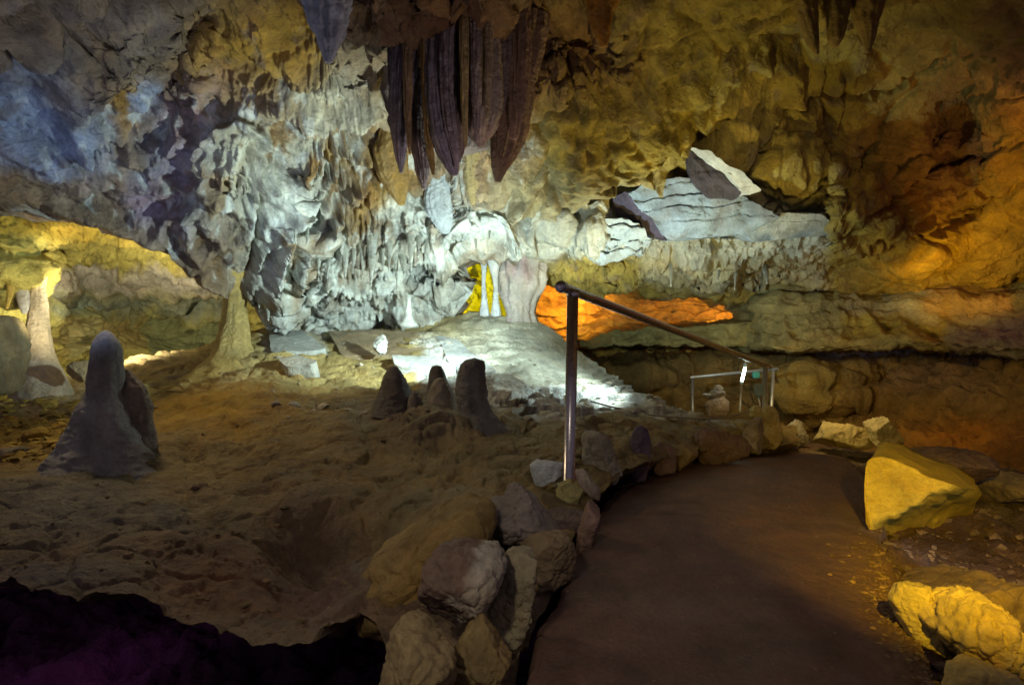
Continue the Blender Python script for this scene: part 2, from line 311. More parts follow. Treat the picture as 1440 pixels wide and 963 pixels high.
def A_tint(P, X, Y):
    nz = 38*fbm(np.stack([X/60, Y/60, X*0+3], -1), 4); x = X+nz; y = Y+38*fbm(np.stack([X/60, Y/60, X*0+9], -1), 4)
    T = np.zeros(X.shape+(3,))+np.array([.25, .19, .13])
    T = mixt(T, (.31, .245, .095), ss(700, 800, x))
    T = mixt(T, (.31, .235, .09), ss(1150, 1320, x)); T = mixt(T, (.38, .24, .06), np.clip(blob(x, y, 1330, 320, 120, 90, 3)+blob(x, y, 1440, 230, 60, 90, 3), 0, 1)*.8)
    T = mixt(T, (.22, .16, .10), blob(x, y, 130, 60, 150, 60, 3)*.8)
    T = mixt(T, (.34, .20, .05), np.clip(blob(x, y, 350, 60, 95, 75, 3)+blob(x, y, 170, 140, 30, 60, 3)+blob(x, y, 60, 240, 80, 22, 3)+blob(x, y, 430, 90, 30, 60, 3), 0, 1)*.8)
    T = mixt(T, (.30, .35, .46), np.clip(blob(x, y, 30, 170, 60, 70, 3)+blob(x, y, 100, 200, 50, 60, 3)+blob(x, y, 205, 135, 26, 28, 3)+blob(x, y, 240, 250, 60, 80, 3)*.8, 0, 1)*.85)
    T = mixt(T, (.32, .25, .31), np.clip(blob(x, y, 265, 180, 40, 60, 3)+blob(x, y, 220, 280, 50, 40, 3), 0, 1)*.8)
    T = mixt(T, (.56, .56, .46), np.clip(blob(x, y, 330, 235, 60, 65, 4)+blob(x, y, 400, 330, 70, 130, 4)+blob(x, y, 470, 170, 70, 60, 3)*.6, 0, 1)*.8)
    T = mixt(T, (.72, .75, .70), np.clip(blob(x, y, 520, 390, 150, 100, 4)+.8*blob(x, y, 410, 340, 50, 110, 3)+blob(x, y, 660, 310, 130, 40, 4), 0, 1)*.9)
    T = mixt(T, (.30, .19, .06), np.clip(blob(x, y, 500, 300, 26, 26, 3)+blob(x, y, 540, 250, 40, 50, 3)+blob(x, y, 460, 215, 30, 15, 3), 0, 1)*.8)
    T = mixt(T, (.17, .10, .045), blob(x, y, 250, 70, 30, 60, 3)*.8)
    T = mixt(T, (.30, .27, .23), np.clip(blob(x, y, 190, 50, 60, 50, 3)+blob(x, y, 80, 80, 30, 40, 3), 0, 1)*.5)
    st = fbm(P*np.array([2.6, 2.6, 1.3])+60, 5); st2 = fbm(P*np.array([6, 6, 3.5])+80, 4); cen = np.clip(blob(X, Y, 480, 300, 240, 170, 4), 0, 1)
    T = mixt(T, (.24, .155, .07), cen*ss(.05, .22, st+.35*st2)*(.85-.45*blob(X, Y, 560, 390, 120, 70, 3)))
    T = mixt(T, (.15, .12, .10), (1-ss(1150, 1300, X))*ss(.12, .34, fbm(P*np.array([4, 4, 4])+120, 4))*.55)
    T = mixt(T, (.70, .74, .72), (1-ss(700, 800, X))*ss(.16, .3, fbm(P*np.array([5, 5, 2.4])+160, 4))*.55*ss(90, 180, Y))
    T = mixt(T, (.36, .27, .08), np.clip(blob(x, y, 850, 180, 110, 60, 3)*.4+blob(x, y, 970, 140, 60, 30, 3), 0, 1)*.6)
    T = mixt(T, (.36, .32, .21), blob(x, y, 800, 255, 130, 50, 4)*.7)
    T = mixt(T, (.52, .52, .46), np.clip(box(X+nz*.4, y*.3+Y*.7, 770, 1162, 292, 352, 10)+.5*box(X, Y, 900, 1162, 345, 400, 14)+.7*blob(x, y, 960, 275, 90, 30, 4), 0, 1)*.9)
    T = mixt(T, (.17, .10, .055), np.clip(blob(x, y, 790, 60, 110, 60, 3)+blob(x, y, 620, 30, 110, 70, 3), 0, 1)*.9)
    T = mixt(T, (.14, .085, .045), np.clip(blob(x, y, 1340, 200, 42, 95, 4)*.85, 0, 1))
    T = mixt(T, (.55, .36, .10), blob(x, y, 1350, 370, 70, 50, 3)*.5)
    return T
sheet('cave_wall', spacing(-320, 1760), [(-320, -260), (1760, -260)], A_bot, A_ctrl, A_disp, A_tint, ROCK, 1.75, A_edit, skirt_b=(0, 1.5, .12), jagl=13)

# left grotto behind the arch
def B_disp(P, X, Y):
    d = .25*fbm(P*.9, 3)+.20*(ridged(P*2.2, 4)-.45)+.07*fbm(P*7, 4)+.34*strata(P, 1.9, .8)+.14*(ridged(P*5, 4)-.5)*(1-ss(350, 400, Y))
    d = d+.1*(lumps(P*3)-.5)*box(X, Y, 50, 320, 430, 500, 10)
    for pl in ([(95, 450), (120, 462), (130, 480)], [(180, 435), (200, 470), (175, 505)], [(60, 485), (150, 480), (230, 500)]):
        d = d-.15*np.exp(-(polydist(X, Y, pl)/3.5)**2)
    return d
def B_tint(P, X, Y):
    nz = 20*fbm(np.stack([X/40, Y/40, X*0+3], -1), 4); y = Y+nz
    T = np.zeros(X.shape+(3,))+np.array([.46, .41, .17])
    T = mixt(T, (.40, .30, .09), (1-ss(320, 350, y))*.8)
    T = mixt(T, (.50, .47, .42), box(X+nz, y, 60, 330, 378, 410, 8)*.9)
    T = mixt(T, (.25, .27, .21), box(X+nz, y, 60, 330, 412, 436, 8)*.95)
    T = mixt(T, (.42, .35, .18), box(X+nz, y, 60, 215, 440, 500, 8)*.9)
    T = mixt(T, (.24, .26, .15), box(X+nz, y, 215, 330, 440, 520, 8)*.9)
    return T
sheet('grotto_wall', spacing(-330, 420, 2.), [(-330, 200), (420, 250)], [(-330, 640), (420, 640)],
      [(-330, 210, 6.5), (0, 260, 7.4), (0, 330, 7.5), (50, 392, 8.0), (100, 300, 8.0), (100, 360, 9.6), (200, 330, 8.6), (200, 390, 10.2), (300, 380, 9.3), (300, 420, 10.8), (400, 300, 9.5), (400, 640, 11), (0, 420, 8.2), (110, 430, 10.8), (200, 450, 11.6), (200, 500, 11.4), (100, 500, 10.6), (0, 500, 8.6), (0, 640, 8.4), (200, 640, 10.5), (-330, 450, 6.5), (-330, 640, 6.5)],
      B_disp, B_tint, ROCK, 2.)
# deep yellow niche behind the thin columns
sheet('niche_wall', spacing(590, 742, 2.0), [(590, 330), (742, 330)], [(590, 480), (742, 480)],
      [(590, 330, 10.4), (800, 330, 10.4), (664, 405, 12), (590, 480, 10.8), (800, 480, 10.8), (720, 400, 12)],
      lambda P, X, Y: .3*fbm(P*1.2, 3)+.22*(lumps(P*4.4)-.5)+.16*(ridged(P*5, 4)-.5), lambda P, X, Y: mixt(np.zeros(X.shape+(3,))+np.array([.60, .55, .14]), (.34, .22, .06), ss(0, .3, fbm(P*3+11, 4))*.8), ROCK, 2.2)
# orange recess under the ledge
def D_disp(P, X, Y): return .2*fbm(P*.8, 3)+.42*strata(P, 4.5, .4)+.20*(ridged(P*np.array([2, 2, 5]), 4)-.45)+.08*fbm(P*8, 3)
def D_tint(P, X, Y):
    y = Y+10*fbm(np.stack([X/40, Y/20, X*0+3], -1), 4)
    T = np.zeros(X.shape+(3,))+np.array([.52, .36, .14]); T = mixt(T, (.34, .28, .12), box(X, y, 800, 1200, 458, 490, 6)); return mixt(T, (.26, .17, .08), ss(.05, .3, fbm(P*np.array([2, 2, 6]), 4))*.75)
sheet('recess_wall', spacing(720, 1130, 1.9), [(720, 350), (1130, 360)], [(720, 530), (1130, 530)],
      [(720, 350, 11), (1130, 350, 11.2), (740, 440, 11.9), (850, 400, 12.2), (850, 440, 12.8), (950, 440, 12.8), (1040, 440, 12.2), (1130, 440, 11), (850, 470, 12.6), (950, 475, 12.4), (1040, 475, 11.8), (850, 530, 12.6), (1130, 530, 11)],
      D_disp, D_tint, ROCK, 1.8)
sheet('recess_shelf', spacing(815, 1062, 1.9), [(815, 478), (850, 470), (900, 464), (960, 462), (1062, 456)], [(815, 486), (1062, 488)],
      [(770, 455, 11.2), (850, 458, 10.9), (950, 456, 10.6), (1062, 455, 10.2), (770, 486, 11.0), (900, 486, 10.5), (1062, 486, 10.0)],
      lambda P, X, Y: .12*fbm(P*1.2, 3)+.16*strata(P, 5, .8)+.10*(ridged(np.stack([P[..., 0]*3, P[..., 1], P[..., 2]*1.2], -1), 3)-.5)+.04*fbm(P*8, 3), lambda P, X, Y: np.zeros(X.shape+(3,))+np.array([.28, .24, .12]), ROCK, 1.8, skirt_b=(0, 1.6, .03), skirt_t=(0, 2.0, .10), jag=3)
# bedded band right of the recess
def E_disp(P, X, Y): return .2*fbm(P*.9, 3)+.42*strata(P, 4.2, .5)+.06*(ridged(P*np.array([1.6, 1.6, 4]), 4)-.45)+.04*fbm(P*8, 4)+.12*(ridged(np.stack([P[..., 0]*2.5, P[..., 1], P[..., 2]*.8], -1), 2)-.5)*box(X, Y, 1040, 1400, 420, 480, 12)
def E_tint(P, X, Y):
    nz = 20*fbm(np.stack([X/50, Y/16, X*0+3], -1), 4); x = X+nz; y = Y+nz*.4
    T = np.zeros(X.shape+(3,))+np.array([.27, .24, .13])
    T = mixt(T, (.36, .27, .08), box(x, y, 1180, 1340, 425, 485, 10)*.7); T = mixt(T, (.40, .37, .28), box(x, y, 1180, 1320, 405, 450, 6)*.6)
    T = mixt(T, (.45, .28, .12), box(x, y, 1300, 1420, 405, 442, 8)*.7); T = mixt(T, (.20, .18, .15), box(x, y, 1330, 1800, 440, 500, 8)*.7)
    return T
sheet('bedded_wall', spacing(1030, 1760, 1.8), [(1030, 392), (1200, 375), (1440, 385), (1760, 380)], [(1030, 488), (1100, 492), (1200, 494), (1440, 492), (1760, 492)],
      [(1030, 395, 11.3), (1030, 440, 11.2), (1062, 430, 10.3), (1062, 455, 10.1), (1030, 485, 10.4), (1062, 485, 9.7), (1200, 380, 10.5), (1200, 430, 9.8), (1200, 485, 9.2), (1330, 430, 9.2), (1440, 400, 9.4), (1440, 440, 8.6), (1440, 485, 7.8), (1760, 400, 6.5), (1760, 490, 5.6)],
      E_disp, E_tint, ROCK, 1.7, skirt_b=(0, 1.8, .05), skirt_t=(0, 1, .2), jag=2)
# lower back wall right, below the dark slit
def F_disp(P, X, Y):
    return .25*fbm(P*.9, 3)+.34*strata(P, 3.0, .6)*(1-ss(560, 600, Y))+.14*(ridged(P*2.2, 4)-.45)+.05*fbm(P*7, 4)+.08*(lumps(P*2.6)-.5)
def F_edit(D, X, Y):
    D = D+1.8*(1-ss(500, 522, Y+4*np.sin(X*.02)))+.8*blob(X, Y, 1212, 578, 26, 14, 3)-.7*blob(X, Y, 1160, 560, 60, 45, 3)
    return D-.5*blob(X, Y, 1110, 540, 50, 24, 3)-.5*blob(X, Y, 900, 530, 60, 12, 3)
def F_tint(P, X, Y):
    nz = 22*fbm(np.stack([X/50, Y/26, X*0+3], -1), 4); x = X+nz; y = Y+nz*.6
    T = np.zeros(X.shape+(3,))+np.array([.27, .19, .09]); T = mixt(T, (.20, .13, .055), ss(1180, 1240, x)*.7)
    T = mixt(T, (.33, .27, .12), blob(x, y, 1130, 550, 50, 22, 3)*.7); T = mixt(T, (.28, .20, .15), blob(x, y, 1330, 550, 90, 25, 3)*.6)
    T = mixt(T, (.33, .15, .045), blob(x, y, 1370, 625, 120, 35, 3)*.8); T = mixt(T, (.35, .20, .05), blob(x, y, 880, 570, 60, 30, 3)*.6)
    return T
sheet('back_wall', spacing(740, 1760, 1.9), [(740, 470), (1760, 470)], [(740, 690), (1760, 690)],
      [(740, 480, 11.5), (740, 690, 9), (900, 520, 11.6), (900, 580, 11), (1050, 520, 11), (1050, 600, 10.6), (1200, 530, 10.4), (1200, 620, 9.6), (1350, 530, 9.2), (1350, 640, 7.6), (1440, 520, 8.2), (1440, 600, 7.2), (1440, 660, 6.2), (1760, 480, 5.8), (1760, 690, 4.8), (1200, 690, 7.8), (1300, 660, 7.2)],
      F_disp, F_tint, ROCK, 1.8, F_edit)

# ------------------------------------------------------------------ floors
def I_edit(D, X, Y):
    D = D-.35*blob(X, Y, 590, 585, 90, 30, 3)-.25*blob(X, Y, 690, 600, 50, 30, 3)
    return D
def I_disp(P, X, Y):
    far = 1-ss(560, 640, Y)
    sm = 1-.75*np.clip(blob(X, Y, 790, 505, 75, 45, 3)+blob(X, Y, 860, 550, 40, 30, 3), 0, 1)
    d = (.13*fbm(P*1.1, 3)+.045*(ridged(P*3.0, 4)-.45)*(1-.3*far)+.016*fbm(P*9, 4)+.006*fbm(P*30, 3))*sm
    f1, f2 = worley(P*np.array([3, 3, 3])+.4*fbm(P*2, 3)[..., None]); d = d-.018*np.exp(-((f2-f1)/.07)**2)*sm
    z = P[..., 2]; wt = np.clip(box(X, Y, 560, 940, 470, 600, 14)*(1-blob(X, Y, 780, 500, 80, 55, 4))+.5*box(X, Y, 180, 620, 480, 560, 16), 0, 1)
    wt = np.maximum(wt, .12*ss(560, 640, Y)); s = z*13+2.6*fbm(P*np.array([1.1, 1.1, .5]), 4); f = s-np.floor(s); d = d+wt*(ss(0, .35, f)-f)/16*1.7
    d = d-.10*wt*np.exp(-(np.minimum(f, 1-f)/.10)**2)*.35
    for cx, cy, rx, ry, a in ((600, 672, 60, 7, .12), (270, 632, 16, 9, .1), (470, 745, 90, 30, .25), (420, 800, 50, 60, .15), (540, 600, 40, 14, .08), (640, 655, 30, 6, .08)):
        d = d-a*blob(X, Y, cx, cy, rx, ry, 3)
    return d
def I_tint(P, X, Y):
    nz = 26*fbm(np.stack([X/60, Y/30, X*0+3], -1), 4); x = X+nz; y = Y+nz*.6
    T = np.zeros(X.shape+(3,))+np.array([.27, .215, .115])
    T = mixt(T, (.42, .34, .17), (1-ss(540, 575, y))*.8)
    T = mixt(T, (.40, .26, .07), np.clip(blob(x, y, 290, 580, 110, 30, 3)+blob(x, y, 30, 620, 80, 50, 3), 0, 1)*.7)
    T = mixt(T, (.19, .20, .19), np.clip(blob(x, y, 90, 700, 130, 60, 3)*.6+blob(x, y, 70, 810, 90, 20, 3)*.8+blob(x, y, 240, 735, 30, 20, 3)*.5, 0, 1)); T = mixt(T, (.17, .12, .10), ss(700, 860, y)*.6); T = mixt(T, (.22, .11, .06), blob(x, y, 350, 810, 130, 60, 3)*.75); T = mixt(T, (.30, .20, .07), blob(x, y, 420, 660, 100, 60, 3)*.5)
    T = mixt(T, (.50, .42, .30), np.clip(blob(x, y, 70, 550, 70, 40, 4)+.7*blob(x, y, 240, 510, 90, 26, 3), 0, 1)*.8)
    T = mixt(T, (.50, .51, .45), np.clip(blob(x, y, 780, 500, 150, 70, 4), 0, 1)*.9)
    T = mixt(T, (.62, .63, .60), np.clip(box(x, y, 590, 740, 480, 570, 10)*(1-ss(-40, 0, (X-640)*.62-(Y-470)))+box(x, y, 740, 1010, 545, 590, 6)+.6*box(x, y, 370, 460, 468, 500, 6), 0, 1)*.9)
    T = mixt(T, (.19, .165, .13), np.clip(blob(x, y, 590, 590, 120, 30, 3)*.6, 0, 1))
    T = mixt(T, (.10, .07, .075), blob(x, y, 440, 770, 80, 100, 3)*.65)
    return T
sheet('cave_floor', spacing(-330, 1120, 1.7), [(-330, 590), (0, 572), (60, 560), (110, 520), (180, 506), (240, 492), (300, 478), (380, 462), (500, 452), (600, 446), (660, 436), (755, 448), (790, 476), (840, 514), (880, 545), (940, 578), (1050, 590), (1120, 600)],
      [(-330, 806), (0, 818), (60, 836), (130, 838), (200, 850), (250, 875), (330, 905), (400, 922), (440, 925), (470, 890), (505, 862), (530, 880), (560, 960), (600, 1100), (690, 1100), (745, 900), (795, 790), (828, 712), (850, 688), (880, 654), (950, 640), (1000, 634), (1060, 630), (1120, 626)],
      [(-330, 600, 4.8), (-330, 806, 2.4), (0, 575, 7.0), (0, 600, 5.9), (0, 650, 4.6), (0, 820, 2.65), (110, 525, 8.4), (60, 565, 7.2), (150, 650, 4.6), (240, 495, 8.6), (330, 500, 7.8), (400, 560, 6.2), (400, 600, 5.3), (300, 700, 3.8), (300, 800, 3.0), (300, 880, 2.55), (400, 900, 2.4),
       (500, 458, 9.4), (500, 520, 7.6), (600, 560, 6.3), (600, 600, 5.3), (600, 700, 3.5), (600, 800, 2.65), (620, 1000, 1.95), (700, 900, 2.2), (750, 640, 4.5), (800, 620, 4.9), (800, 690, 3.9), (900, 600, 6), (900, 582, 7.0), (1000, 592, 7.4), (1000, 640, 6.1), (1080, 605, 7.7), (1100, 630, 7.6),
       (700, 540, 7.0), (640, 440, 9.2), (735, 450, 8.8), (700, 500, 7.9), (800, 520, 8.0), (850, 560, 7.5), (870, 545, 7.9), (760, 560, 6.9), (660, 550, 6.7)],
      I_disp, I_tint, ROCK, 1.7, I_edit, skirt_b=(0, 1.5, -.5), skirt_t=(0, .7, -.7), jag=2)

# trodden path
def path():
    ys = np.array([618, 622, 630, 637, 650, 680, 715, 750, 800, 850, 905, 963, 1040, 1250.]); dp = np.array([11.5, 10.4, 9.1, 8.0, 6.4, 4.75, 3.85, 3.25, 2.7, 2.32, 2.04, 1.80, 1.55, 1.14])
    xl = [1085, 1080, 1060, 1015, 945, 868, 840, 818, 795, 772, 752, 735, 700, 600]; xr = [1120, 1135, 1165, 1185, 1205, 1232, 1240, 1244, 1250, 1268, 1300, 1336, 1385, 1520]
    yy = np.concatenate([np.arange(618, 970, 1.6), np.arange(972, 1250, 6)]); D = np.interp(yy, ys, dp); XL = np.interp(yy, ys, xl); XR = np.interp(yy, ys, xr)
    k = np.ones(9)/9
    D = np.concatenate([D[:4], np.convolve(D, k, 'valid'), D[-4:]])
    u = np.linspace(0, 1, 330); PX = XL[:, None]+(XR-XL)[:, None]*u[None]; PY = np.repeat(yy[:, None], 330, 1); DD = np.repeat(D[:, None], 330, 1)
    P = np.stack([(PX-CX)/F*DD, DD, CAMZ+(CY-PY)/F*DD], -1); n = normals(P)
    edge = ss(.80, 1, u)[None]
    lam = lumps(P*26)*.012*edge*ss(760, 840, PY)
    P = P+np.array([0, 0, 1])*(.03*fbm(P*1.6, 3)+.006*fbm(P*12, 4)+.010*edge*fbm(P*34, 3)+lam+.05*np.sin(u*math.pi)[None]**.5-.04)[..., None]
    P[..., 0] += (.04*fbm(P*3, 3))*((u[None] < .02) | (u[None] > .98))
    T = np.zeros(PX.shape+(3,))+np.array([.155, .098, .08]); T = mixt(T, (.19, .12, .06), np.repeat(edge, len(yy), 0)*.8); T = T*(1+.30*fbm(P*np.array([2.5, 1.2, 1]), 4)+.25*fbm(P*np.array([9, 5, 1]), 3))[..., None]; T = mixt(T, (.20, .15, .12), ss(.12, .4, fbm(P*np.array([1.3, .8, 1])+40, 4))*.7)
    SURF['footpath'] = P
    L = []; R = []
    for j in range(1, 7):
        L.append(P[:, 0]+np.array([-.02*j, 0, -.07*j])+.03*fbm(P[:, 0]*6+j, 3)[..., None]); R.append(P[:, -1]+np.array([.02*j, 0, -.07*j])+.03*fbm(P[:, -1]*6+j, 3)[..., None])
    P = np.concatenate([np.stack(L[::-1], 1), P, np.stack(R, 1)], 1); T = np.concatenate([np.repeat(T[:, :1], 6, 1), T, np.repeat(T[:, -1:], 6, 1)], 1)
    tag(build('footpath', P.reshape(-1, 3), grid_quads(*P.shape[:2]), EARTH, T.reshape(-1, 3)), kind='structure')
path()
# stony ground right of the path
def K_tint(P, X, Y):
    T = np.zeros(X.shape+(3,))+np.array([.13, .085, .06]); return mixt(T, (.24, .20, .14), np.clip(blob(X, Y, 1430, 700, 60, 30, 3)+blob(X, Y, 1180, 640, 70, 10, 3), 0, 1)*.8)
sheet('side_ground', spacing(1060, 1800, 2.4), [(1060, 612), (1200, 616), (1300, 640), (1440, 655), (1800, 680)], [(1060, 650), (1130, 660), (1180, 760), (1215, 900), (1240, 1100), (1800, 1100)],
      [(1060, 615, 10.5), (1200, 630, 8.6), (1100, 640, 7.8), (1300, 660, 6.0), (1250, 700, 4.6), (1440, 665, 5.6), (1440, 740, 4.0), (1300, 800, 3.1), (1440, 850, 2.9), (1300, 1000, 1.95), (1440, 1000, 2.0), (1800, 700, 3.6), (1800, 1100, 1.6), (1215, 900, 2.2), (1180, 760, 3.4)],
      lambda P, X, Y: .12*fbm(P*1.4, 3)+.10*(ridged(P*2.5, 4)-.45)+.03*fbm(P*9, 4)+.08*strata(P, 5, .8)*box(X, Y, 1330, 1800, 640, 760, 20)-.06, K_tint, ROCK, 2.4)
# low ground in the pit, under everything
def pit():
    x = np.linspace(-6, 7, 500); y = np.linspace(-2.5, 13, 560); X, Y = np.meshgrid(x, y, indexing='ij')
    P = np.stack([X, Y, np.full_like(X, -.95)+.02*Y], -1); P[..., 2] += .25*fbm(P*.9, 3)+.22*(lumps(P*4.2)-.4)+.10*(ridged(P*9, 3)-.5)
    T = np.zeros(X.shape+(3,))+np.array([.13, .06, .12]); tag(build('pit_floor', P.reshape(-1, 3), grid_quads(*P.shape[:2]), ROCK, T.reshape(-1, 3)), kind='structure')
pit()

# ------------------------------------------------------------------ formations and stones
BLUEGREY = (.33, .33, .31); DARK = (.16, .15, .13); PALE = (.48, .47, .40); TAN = (.36, .28, .17); OLIVE = (.30, .25, .12); BROWN = (.20, .13, .08); CURTAIN = (.17, .15, .17); WHITEC = (.62, .63, .58); OCHRE = (.42, .27, .08); PURPLE = (.13, .10, .13)
seedc = [0]
def rock(name, outline, d, T, col, label, cat='rock', cuts=6, rough=1., mat=None, nphi=44, nth=72, group=None, face=None, col2=None, lean=0):
    seedc[0] += 1; r = np.random.RandomState(seedc[0]*13+5); off = r.rand(3)*50
    o = np.array(outline, float); c = (o.min(0)+o.max(0))/2*.5+o.mean(0)*.5
    cl = np.vstack([o, o[:1]]); seg = []
    for a, b in zip(cl[:-1], cl[1:]): seg.append(a+(b-a)*np.linspace(0, 1, 40, endpoint=False)[:, None])
    s = np.vstack(seg); ang = np.arctan2(s[:, 1]-c[1], s[:, 0]-c[0]); rad = np.hypot(*(s-c).T); k = np.argsort(ang)
    th = np.linspace(-math.pi, math.pi, nth, endpoint=False); R = np.interp(th, ang[k], rad[k], period=2*math.pi)
    R = .5*R+.25*(np.roll(R, 1)+np.roll(R, -1))
    ph = np.linspace(0.02, math.pi-.02, nphi); sr = np.sin(ph)**.72
    px = c[0]+sr[:, None]*(R*np.cos(th))[None]; py = c[1]+sr[:, None]*(R*np.sin(th))[None]
    dy = -T*np.sign(np.cos(ph))*np.abs(np.cos(ph))**.8
    Y = d+np.repeat(dy[:, None], nth, 1)+lean*(py-c[1])/F*d
    P = np.stack([(px-CX)/F*d, Y, CAMZ+(CY-py)/F*d], -1)
    cen = np.array([(c[0]-CX)/F*d, d, CAMZ+(CY-c[1])/F*d]); sz = R.mean()/F*d; ext = np.array([(o[:, 0].max()-o[:, 0].min())/2/F*d, T, (o[:, 1].max()-o[:, 1].min())/2/F*d])
    q = (P-cen)/ext
    faces = [np.array(f, float) for f in (face or [])]
    for j in range(cuts):
        n = r.normal(size=3)*np.array([.8, 1, .8]); n[1] = -abs(n[1])-.25 if j % 3 else abs(n[1]); faces.append(np.append(n/np.linalg.norm(n), r.uniform(.45, .75)))
    for f in faces:
        n = f[:3]/np.linalg.norm(f[:3]); ex = np.clip((q*n).sum(-1)-f[3], 0, None); q = q-ex[..., None]*n*.92
    P = cen+q*ext
    nn = q/(np.linalg.norm(q, axis=-1)[..., None]+1e-6)
    S = P/sz+off
    f1, f2 = worley(S*1.7+.3*fbm(S*2, 2)[..., None]); P = P+nn*(sz*rough*(.10*fbm(S*1.3, 3)+.09*(ridged(S*2.4, 4)-.5)+.045*fbm(S*7, 4)-.07*np.exp(-((f2-f1)/.07)**2)-.06*(f1-.5)))[..., None]
    T_ = np.zeros(P.shape)+np.array(col)*(1+.22*fbm(S*1.1, 3))[..., None]
    if col2 is not None: T_ = mixt(T_, col2, ss(-.12, .12, (px-c[0])*math.cos(col2a[0])/R.mean()+(py-c[1])*math.sin(col2a[0])/R.mean()+.5*fbm(S*1.2, 3)+col2a[1]))
    V = np.vstack([P.reshape(-1, 3), P[0].mean(0)[None], P[-1].mean(0)[None]]); Q = grid_quads(nphi, nth, True)
    n0 = nphi*nth; j = np.arange(nth); j2 = (j+1) % nth
    capA = np.stack([np.full(nth, n0), j, j2, np.full(nth, n0)], -1)
    Q = [tuple(a) for a in Q]
    Tt = np.vstack([T_.reshape(-1, 3), T_.reshape(-1, 3)[:1], T_.reshape(-1, 3)[-1:]])
    ob = build_mixed(name, V, np.array(Q), [(n0, a, b) for a, b in zip(j, j2)]+[(n0+1, (nphi-1)*nth+b, (nphi-1)*nth+a) for a, b in zip(j, j2)], mat or STONE, Tt)
    return tag(ob, label, cat, group)
col2a = [0, 0]
def build_mixed(name, V, Q, T3, mat, tint, parent=None):
    me = bpy.data.meshes.new(name); n = len(V); T3 = np.array(T3, np.int32)
    li = np.concatenate([np.asarray(Q, np.int32).ravel(), T3.ravel()]); nq = len(Q); nt = len(T3)
    me.vertices.add(n); me.vertices.foreach_set('co', np.asarray(V, np.float32).ravel()); me.loops.add(len(li)); me.loops.foreach_set('vertex_index', li)
    me.polygons.add(nq+nt); me.polygons.foreach_set('loop_start', np.concatenate([np.arange(nq)*4, nq*4+np.arange(nt)*3]).astype(np.int32))
    me.polygons.foreach_set('use_smooth', np.full(nq+nt, True)); me.update(calc_edges=True); me.validate()
    a = me.color_attributes.new('tint', 'FLOAT_COLOR', 'POINT'); T = np.ones((n, 4), np.float32); T[:, :3] = sat(tint); a.data.foreach_set('color', T.ravel())
    me.materials.append(mat); o = bpy.data.objects.new(name, me); COL.objects.link(o)
    if parent: o.parent = parent
    return o
def column(name, rows, d, col, label, cat, ratio=.9, flute=.0, nfl=9, rough=1., mat=None, nth=56, step=2., group=None, d2=None, col2=None, parent=None, rings=0.):
    seedc[0] += 1; r = np.random.RandomState(seedc[0]*17+3); off = r.rand(3)*50
    rw = np.array(sorted(rows), float); y0, y1 = rw[0, 0], rw[-1, 0]; n = max(10, int((y1-y0)/step)); yy = np.linspace(y0, y1, n)
    xl = np.interp(yy, rw[:, 0], rw[:, 1]); xr = np.interp(yy, rw[:, 0], rw[:, 2])
    k = np.array([1, 2, 3, 2, 1.])/9
    pad = lambda a: np.concatenate([[a[0]]*2, a, [a[-1]]*2])
    xl = np.convolve(pad(xl), k, 'valid'); xr = np.convolve(pad(xr), k, 'valid')
    dd = np.interp(yy, [y0, y1], [d, d if d2 is None else d2])
    c = ((xl+xr)/2-CX)/F*dd; hw = (xr-xl)/2/F*dd; z = CAMZ+(CY-yy)/F*dd
    th = np.linspace(0, 2*math.pi, nth, endpoint=False)
    m = hw.mean()
    S0 = np.stack([c[:, None]+hw[:, None]*np.cos(th), dd[:, None]+hw[:, None]*np.sin(th), np.repeat(z[:, None], nth, 1)], -1)/max(m, .02)+off
    g = 1+rough*((.03 if mat is STONE else .008)*fbm(S0*np.array([9, 9, 12]), 3)+(.09 if mat is STONE else 0)*(ridged(S0*np.array([3.2, 3.2, 3.6]), 4)-.5)+.10*fbm(S0*.8, 3)+.09*(ridged(S0*np.array([1.5, 1.5, .8]), 3)-.5)+.03*fbm(S0*5, 3))
    if flute: g = g+(.45 if name == 'drapery' else 1)*flute*(np.abs(np.sin(nfl/2*th[None]+1.6*fbm(np.stack([z*1.5, z*0, z*0], -1), 2)[:, None]*2+off[0]))-.6)
    if flute: g = g+flute*(2.1 if name == 'drapery' else 1.1)*(ridged(np.stack([np.cos(th)[None]*2.3+0*z[:, None], np.sin(th)[None]*2.3+0*z[:, None], np.repeat(z[:, None], nth, 1)*.5/max(m, .05)*.12], -1)+off, 3)-.5)
    if rings: g = g+rings*np.sin(z/m*2.2+3*fbm(S0[:, 0]*.4, 2))[:, None]
    P = np.stack([c[:, None]+hw[:, None]*g*np.cos(th), dd[:, None]+hw[:, None]*ratio*g*np.sin(th), np.repeat(z[:, None], nth, 1)+.03*m*fbm(S0*2, 2)], -1)
    T = np.zeros(P.shape)+np.array(col)*(1+.22*fbm(S0*np.array([1.4, 1.4, .4]), 3))[..., None]
    if col2 is not None: T = mixt(T, col2, ss(.05, .35, fbm(S0*np.array([1.2, 1.2, .3])+20, 3)))
    V = np.vstack([P.reshape(-1, 3), P[0].mean(0)[None]+np.array([0, 0, .3*hw[0]]), P[-1].mean(0)[None]-np.array([0, 0, .3*hw[-1]])]); n0 = n*nth; j = np.arange(nth); j2 = (j+1) % nth
    Tt = np.vstack([T.reshape(-1, 3), T[0, :1], T[-1, :1]])
    ob = build_mixed(name, V, grid_quads(n, nth, True), [(n0, a, b) for a, b in zip(j, j2)]+[(n0+1, (n-1)*nth+b, (n-1)*nth+a) for a, b in zip(j, j2)], mat or WET, Tt, parent)
    return tag(ob, label, cat, group) if parent is None else ob

